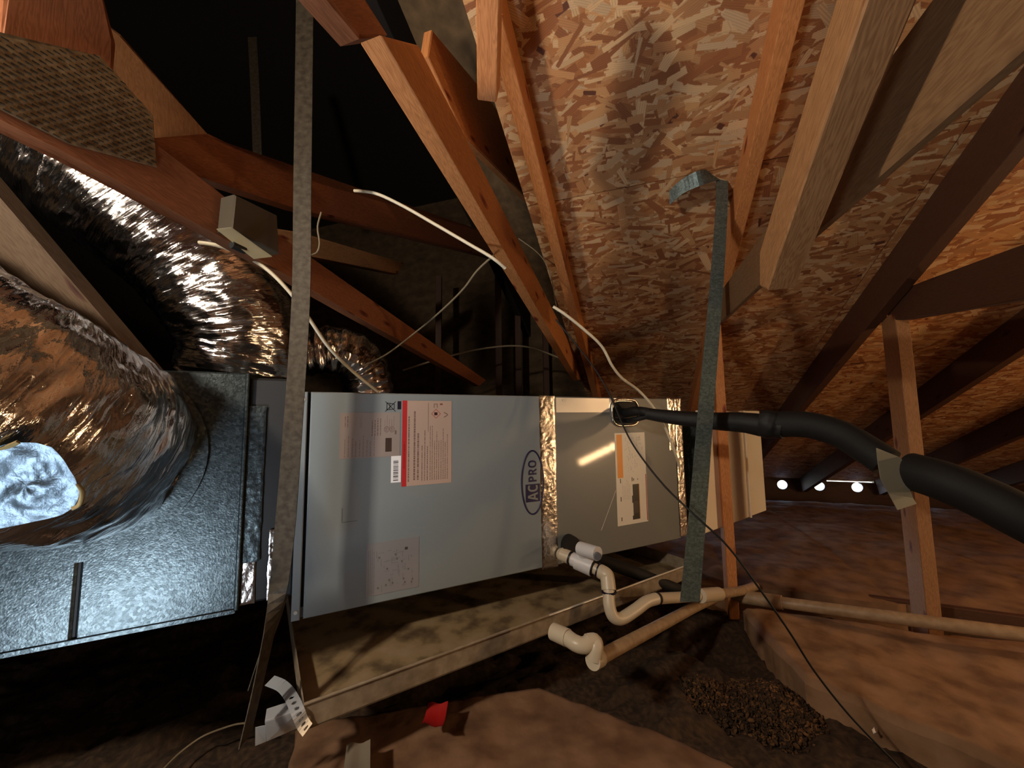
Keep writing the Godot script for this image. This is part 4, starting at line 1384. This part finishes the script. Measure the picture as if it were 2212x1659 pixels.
# ---------------------------------------------------------------- refrigerant lines
func build_line_set() -> void:
	var o := thing("line_set", "thick black insulated refrigerant line from the coil to the right edge", "hose", "", Vector3(1.385, 0.869, -0.831))
	var s: Vector3 = Vector3(1.040, 0.970, -1.115)
	part(o, "line_stub", tube_mesh(smooth_path(PackedVector3Array([s, Vector3(1.033, 0.976, -1.052), Vector3(1.048, 0.968, -1.001)]), 5), [0.017], 14), M.black)
	part(o, "line_stub", tube_mesh(smooth_path(PackedVector3Array([s + Vector3(0.01, -0.03, 0), Vector3(1.029, 0.945, -1.057), Vector3(1.048, 0.958, -1.002)]), 5), [0.009], 12), M.black)
	var p := smooth_path(PackedVector3Array([Vector3(1.045, 0.965, -1.014), Vector3(1.081, 0.952, -0.941), Vector3(1.119, 0.940, -0.845), Vector3(1.148, 0.934, -0.741), Vector3(1.164, 0.925, -0.689)]), 6)
	var rad := []
	for i in p.size():
		rad.append(lerpf(0.021, 0.034, float(i) / p.size()))
	part(o, "narrow_sleeve", tube_mesh(p, rad, 24, foil_bump(30.0, 0.002, 0.0)), M.black)
	p = smooth_path(PackedVector3Array([Vector3(1.158, 0.931, -0.691), Vector3(1.171, 0.926, -0.663), Vector3(1.180, 0.920, -0.636)]), 6)
	part(o, "tape_wrap", tube_mesh(p, [0.037, 0.039, 0.041, 0.043, 0.044, 0.044, 0.043, 0.042, 0.04, 0.036], 28, foil_bump(33.0, 0.006, 0.0)), M.black)
	p = smooth_path(PackedVector3Array([Vector3(1.174, 0.928, -0.650), Vector3(1.195, 0.926, -0.584), Vector3(1.214, 0.902, -0.520), Vector3(1.208, 0.861, -0.460), Vector3(1.205, 0.837, -0.430)]), 8)
	part(o, "foam_sleeve", tube_mesh(p, [0.036], 28, foil_bump(36.0, 0.001, 0.0)), M.foam)
	p = smooth_path(PackedVector3Array([Vector3(1.199, 0.823, -0.390), Vector3(1.183, 0.809, -0.332), Vector3(1.185, 0.782, -0.278), Vector3(1.192, 0.746, -0.222), Vector3(1.238, 0.689, -0.148)]), 8)
	part(o, "foam_sleeve", tube_mesh(p, [0.042], 30, foil_bump(38.0, 0.001, 0.0)), M.foam)
	p = smooth_path(PackedVector3Array([Vector3(1.203, 0.847, -0.442), Vector3(1.208, 0.829, -0.408), Vector3(1.204, 0.818, -0.377)]), 5)
	part(o, "copper_line", tube_mesh(p, [0.017], 16), M.black)
	part(o, "copper_line", tube_mesh(smooth_path(PackedVector3Array([Vector3(1.196, 0.852, -0.456), Vector3(1.199, 0.817, -0.402), Vector3(1.175, 0.788, -0.338)]), 6), [0.009], 14), M.pvc_old)
	# loose flap of grey tape
	var path := PackedVector3Array()
	var wide := PackedVector3Array()
	for q in [[Vector3(1.117, 0.877, -0.414), Vector3(1.166, 0.855, -0.392)], [Vector3(1.115, 0.844, -0.413), Vector3(1.176, 0.831, -0.384)], [Vector3(1.115, 0.809, -0.411), Vector3(1.170, 0.793, -0.385)], [Vector3(1.132, 0.777, -0.406), Vector3(1.183, 0.766, -0.384)], [Vector3(1.143, 0.742, -0.398), Vector3(1.192, 0.753, -0.382)]]:
		path.append((q[0] + q[1]) / 2)
		wide.append((q[1] - q[0]) / 2)
	part(o, "tape_flap", band_mesh(path, wide, 0.0015), flat_mat(Color(0.50, 0.49, 0.43), 0.55), Vector3.ZERO, "loose grey flap of duct tape")
	# black sleeve of the second line under the coil
	var d := thing("black_pipe", "black insulated pipe running under the coil behind the white drain", "pipe", "", Vector3(1.255, 0.275, -1.070))
	part(d, "sleeve", tube_mesh(smooth_path(PackedVector3Array([Vector3(0.865, 0.468, -1.144), Vector3(0.954, 0.431, -1.104), Vector3(1.074, 0.379, -1.072), Vector3(1.245, 0.297, -1.039)]), 6), [0.021], 20), M.foam)
	part(d, "wall_gasket", tube_mesh(PackedVector3Array([Vector3(0.766, 0.528, -1.119), Vector3(0.758, 0.530, -1.085)]), [0.030], 24, null, true, 1.15), M.black)


# ---------------------------------------------------------------- hanging straps
func strap(label: String, pts: PackedVector3Array, half: PackedFloat32Array, dirs: PackedVector3Array, mat: Material, thin := 0.0018) -> void:
	var wide := PackedVector3Array()
	for i in pts.size():
		wide.append(dirs[i].normalized() * half[i])
	var p := PackedVector3Array()
	var w := PackedVector3Array()
	for i in pts.size() - 1:
		for k in 5:
			var f := k / 5.0
			p.append(pts[i].cubic_interpolate(pts[i + 1], pts[maxi(i - 1, 0)], pts[mini(i + 2, pts.size() - 1)], f))
			w.append(wide[i].lerp(wide[i + 1], f))
	p.append(pts[pts.size() - 1])
	w.append(wide[wide.size() - 1])
	single("hanging_strap", band_mesh(p, w, thin), mat, label, "strap", "metal hanger straps")


func build_straps() -> void:
	var r := Vector3(0.894, 0, 0.448)
	strap("long dull metal strap hanging at the left end of the air handler", PackedVector3Array([Vector3(-0.072, 2.229, -0.980), Vector3(-0.063, 1.977, -0.980), Vector3(-0.052, 1.503, -0.980), Vector3(-0.046, 1.237, -0.980), Vector3(-0.051, 0.963, -0.980), Vector3(-0.058, 0.744, -0.980), Vector3(-0.065, 0.615, -0.970), Vector3(-0.076, 0.535, -0.950), Vector3(-0.089, 0.451, -0.920), Vector3(-0.101, 0.385, -0.880)]), PackedFloat32Array([0.021, 0.021, 0.021, 0.021, 0.021, 0.022, 0.021, 0.019, 0.019, 0.019]), PackedVector3Array([r, r, r, r, r, r, r + Vector3(0, 0, 0.1), Vector3(0.5, 0, -0.9), Vector3(0.38, 0, -0.9), Vector3(0.35, 0, -0.9)]), M.galv_old)
	strap("thin second leg of the left strap crossing it below the unit", PackedVector3Array([Vector3(-0.058, 0.574, -1.000), Vector3(-0.068, 0.538, -0.980), Vector3(-0.082, 0.501, -0.950), Vector3(-0.097, 0.448, -0.930)]), PackedFloat32Array([0.015, 0.016, 0.016, 0.016]), PackedVector3Array([Vector3(0.5, 0, -0.9), Vector3(0.5, 0, -0.9), Vector3(0.5, 0, -0.9), Vector3(0.5, 0, -0.9)]), M.galv_old)
	strap("bluish galvanised strap bent over at the roof and hanging before the coil end", PackedVector3Array([Vector3(1.016, 1.675, -0.846), Vector3(1.019, 1.688, -0.796), Vector3(1.040, 1.692, -0.744), Vector3(1.123, 1.722, -0.745), Vector3(1.124, 1.670, -0.735), Vector3(1.079, 1.376, -0.740), Vector3(0.999, 1.005, -0.740), Vector3(0.936, 0.699, -0.740), Vector3(0.885, 0.468, -0.740)]), PackedFloat32Array([0.022, 0.022, 0.022, 0.022, 0.0185, 0.0205, 0.0225, 0.024, 0.026]), PackedVector3Array([Vector3(0.3, -0.9, -0.3), Vector3(0.3, -0.9, -0.3), Vector3(0.45, -0.8, -0.1), Vector3(0.8, -0.6, 0.3), r, r, r, r, r]), M.galv_strap)
	strap("dim strap hanging far back in the dark left of the long dull one", PackedVector3Array([Vector3(-0.354, 2.849, -2.114), Vector3(-0.333, 2.576, -2.132), Vector3(-0.313, 2.256, -2.155)]), PackedFloat32Array([0.022, 0.022, 0.022]), PackedVector3Array([r, r, r]), M.galv_old)


# ---------------------------------------------------------------- box, cables
func wire(called: String, label: String, pts: PackedVector3Array, r: float, mat: Material, group := "", flat_y := 1.0) -> void:
	single(called, tube_mesh(smooth_path(pts, 8), [r], 8, null, true, flat_y), mat, label, "cable", group)


func build_electrics() -> void:
	var p: Vector3 = Vector3(-0.168, 1.390, -1.034)
	var o := thing("junction_box", "square electrical box with a pale cover plate on the truss chord", "electrical box", "", p)
	var steel := flat_mat(Color(0.36, 0.33, 0.28), 0.5, 0.6)
	var pts := PackedVector3Array()
	for q: Vector2 in [Vector2(0.559, 1.441), Vector2(0.662, 1.447), Vector2(0.672, 1.355), Vector2(0.556, 1.361)]:
		pts.append(P(-0.855, q.x, q.y))
	part(o, "box", prism_mesh(pts, NV * 0.045, 0.003), steel)
	part(o, "cover_plate", prism_mesh(PackedVector3Array([Vector3(-0.198, 1.343, -0.933), Vector3(-0.178, 1.361, -0.954), Vector3(-0.109, 1.332, -1.009), Vector3(-0.139, 1.309, -0.978)]), Vector3(0.0, -0.003, 0.001), 0.0008), flat_mat(Color(0.78, 0.82, 0.74), 0.4))
	part(o, "plate_clamp", tube_mesh(PackedVector3Array([Vector3(-0.176, 1.323, -0.955), Vector3(-0.156, 1.322, -0.975)]), [0.008], 10), M.dark_gap)
	wire("white_cable", "white cable sagging from the upper web board to the long diagonal brace", PackedVector3Array([Vector3(0.071, 1.620, -1.153), Vector3(0.125, 1.599, -1.105), Vector3(0.192, 1.552, -1.055), Vector3(0.270, 1.489, -1.000), Vector3(0.344, 1.427, -0.946), Vector3(0.396, 1.380, -0.903), Vector3(0.438, 1.358, -0.906)]), 0.0045, M.cable, "white cables")
	wire("white_cable", "white cable from the diagonal brace down to the top of the coil", PackedVector3Array([Vector3(0.643, 1.300, -0.990), Vector3(0.678, 1.274, -0.974), Vector3(0.744, 1.232, -0.969), Vector3(0.815, 1.184, -0.972), Vector3(0.867, 1.125, -0.985), Vector3(0.928, 1.086, -1.004), Vector3(1.020, 1.051, -1.028), Vector3(1.078, 1.002, -1.027), Vector3(1.114, 0.944, -1.015), Vector3(1.169, 0.852, -1.019), Vector3(1.222, 0.762, -1.036)]), 0.0048, M.cable, "white cables")
	wire("white_cable", "pale flat cable drooping from the electrical box over the foil duct", PackedVector3Array([Vector3(-0.277, 1.395, -1.160), Vector3(-0.236, 1.383, -1.129), Vector3(-0.184, 1.362, -1.105), Vector3(-0.129, 1.329, -1.092), Vector3(-0.078, 1.279, -1.094), Vector3(-0.035, 1.228, -1.135), Vector3(0.018, 1.163, -1.205), Vector3(0.086, 1.109, -1.288), Vector3(0.173, 1.051, -1.363)]), 0.0068, M.cable, "white cables", 0.7)
	wire("thin_wire", "thin grey wire rising from the foil elbow to the sagging white cable", PackedVector3Array([Vector3(0.140, 1.163, -1.593), Vector3(0.220, 1.202, -1.493), Vector3(0.315, 1.281, -1.380), Vector3(0.360, 1.322, -1.241), Vector3(0.389, 1.357, -1.111), Vector3(0.398, 1.383, -1.014), Vector3(0.412, 1.397, -0.927)]), 0.003, M.cable_dim)
	wire("thin_wire", "thin wire looping down beside the long dull strap", PackedVector3Array([Vector3(-0.013, 1.548, -1.180), Vector3(-0.021, 1.506, -1.188), Vector3(-0.015, 1.460, -1.190), Vector3(-0.021, 1.434, -1.196), Vector3(-0.040, 1.424, -1.206)]), 0.0025, M.cable_dim)
	wire("thin_wire", "thin dim wire curving behind the diagonal brace to the roof", PackedVector3Array([Vector3(0.674, 1.654, -1.274), Vector3(0.749, 1.590, -1.243), Vector3(0.788, 1.518, -1.231), Vector3(0.780, 1.412, -1.190), Vector3(0.709, 1.314, -1.067)]), 0.002, M.cable_dim)
	wire("thin_wire", "dim wire arching in the dark over the top of the unit", PackedVector3Array([Vector3(0.457, 1.265, -2.434), Vector3(0.687, 1.342, -2.311), Vector3(0.957, 1.415, -2.281), Vector3(1.172, 1.424, -2.172), Vector3(1.308, 1.340, -2.000), Vector3(1.374, 1.296, -1.972)]), 0.006, M.cable_dim)
	wire("control_wire", "thin dark control wire slanting from the roof across the coil to the lower right", PackedVector3Array([Vector3(0.678, 1.273, -1.031), Vector3(0.723, 1.184, -0.984), Vector3(0.772, 1.093, -0.946), Vector3(0.795, 1.009, -0.910), Vector3(0.799, 0.930, -0.871), Vector3(0.800, 0.861, -0.822), Vector3(0.805, 0.778, -0.738), Vector3(0.810, 0.718, -0.652), Vector3(0.844, 0.657, -0.596), Vector3(0.892, 0.568, -0.559), Vector3(0.956, 0.469, -0.537), Vector3(1.021, 0.374, -0.526), Vector3(1.082, 0.282, -0.494), Vector3(1.137, 0.200, -0.441), Vector3(1.154, 0.159, -0.403)]), 0.0024, M.black)
	wire("thin_wire", "pale thin wire lying on the dark floor at lower left", PackedVector3Array([Vector3(-0.294, 0.170, -1.203), Vector3(-0.272, 0.170, -1.246), Vector3(-0.232, 0.180, -1.264), Vector3(-0.173, 0.200, -1.239), Vector3(-0.141, 0.220, -1.200)]), 0.0022, M.cable_dim)


# ---------------------------------------------------------------- scraps on the floor
func scrap(called: String, label: String, q: Array, mat: Material, curl: float) -> void:
	var st := begin(true)
	var g := []
	for i in 7:
		var row := []
		for j in 7:
			var a: Vector3 = (q[0] as Vector3).lerp(q[1], i / 6.0)
			var b: Vector3 = (q[3] as Vector3).lerp(q[2], i / 6.0)
			var p := a.lerp(b, j / 6.0)
			var e := 2.0 * i / 6.0 - 1.0
			row.append(p + UP * (curl * e * e + 0.003 * sin(j * 1.3)))
		g.append(row)
	for s in [0.0, -0.0012]:
		for i in 6:
			for j in 6:
				var o: Vector3 = UP * s
				quad(st, g[i][j] + o, g[i][j + 1] + o, g[i + 1][j + 1] + o, g[i + 1][j] + o, Vector2.ZERO, Vector2.ZERO, Vector2.ZERO, Vector2.ZERO)
	single(called, done(st), mat, label, "scrap")


func build_litter() -> void:
	scrap("red_scrap", "torn red card scrap lying on the brown batt", [Vector3(0.234, 0.238, -0.962), Vector3(0.264, 0.238, -1.018), Vector3(0.308, 0.242, -0.992), Vector3(0.274, 0.242, -0.923)], flat_mat(Color(0.62, 0.07, 0.06), 0.6), 0.01)
	scrap("grey_scrap", "grey scrap of card at the bottom edge left of the red one", [Vector3(0.066, 0.235, -0.925), Vector3(0.076, 0.235, -0.991), Vector3(0.124, 0.235, -0.977), Vector3(0.115, 0.235, -0.900)], flat_mat(Color(0.48, 0.44, 0.38), 0.8), 0.004)
	scrap("white_scrap", "tiny white chip on the dark loose fill at lower right", [Vector3(1.284, 0.150, -0.541), Vector3(1.299, 0.150, -0.542), Vector3(1.284, 0.150, -0.530), Vector3(1.273, 0.150, -0.530)], flat_mat(Color(0.85, 0.85, 0.85), 0.6), 0.001)
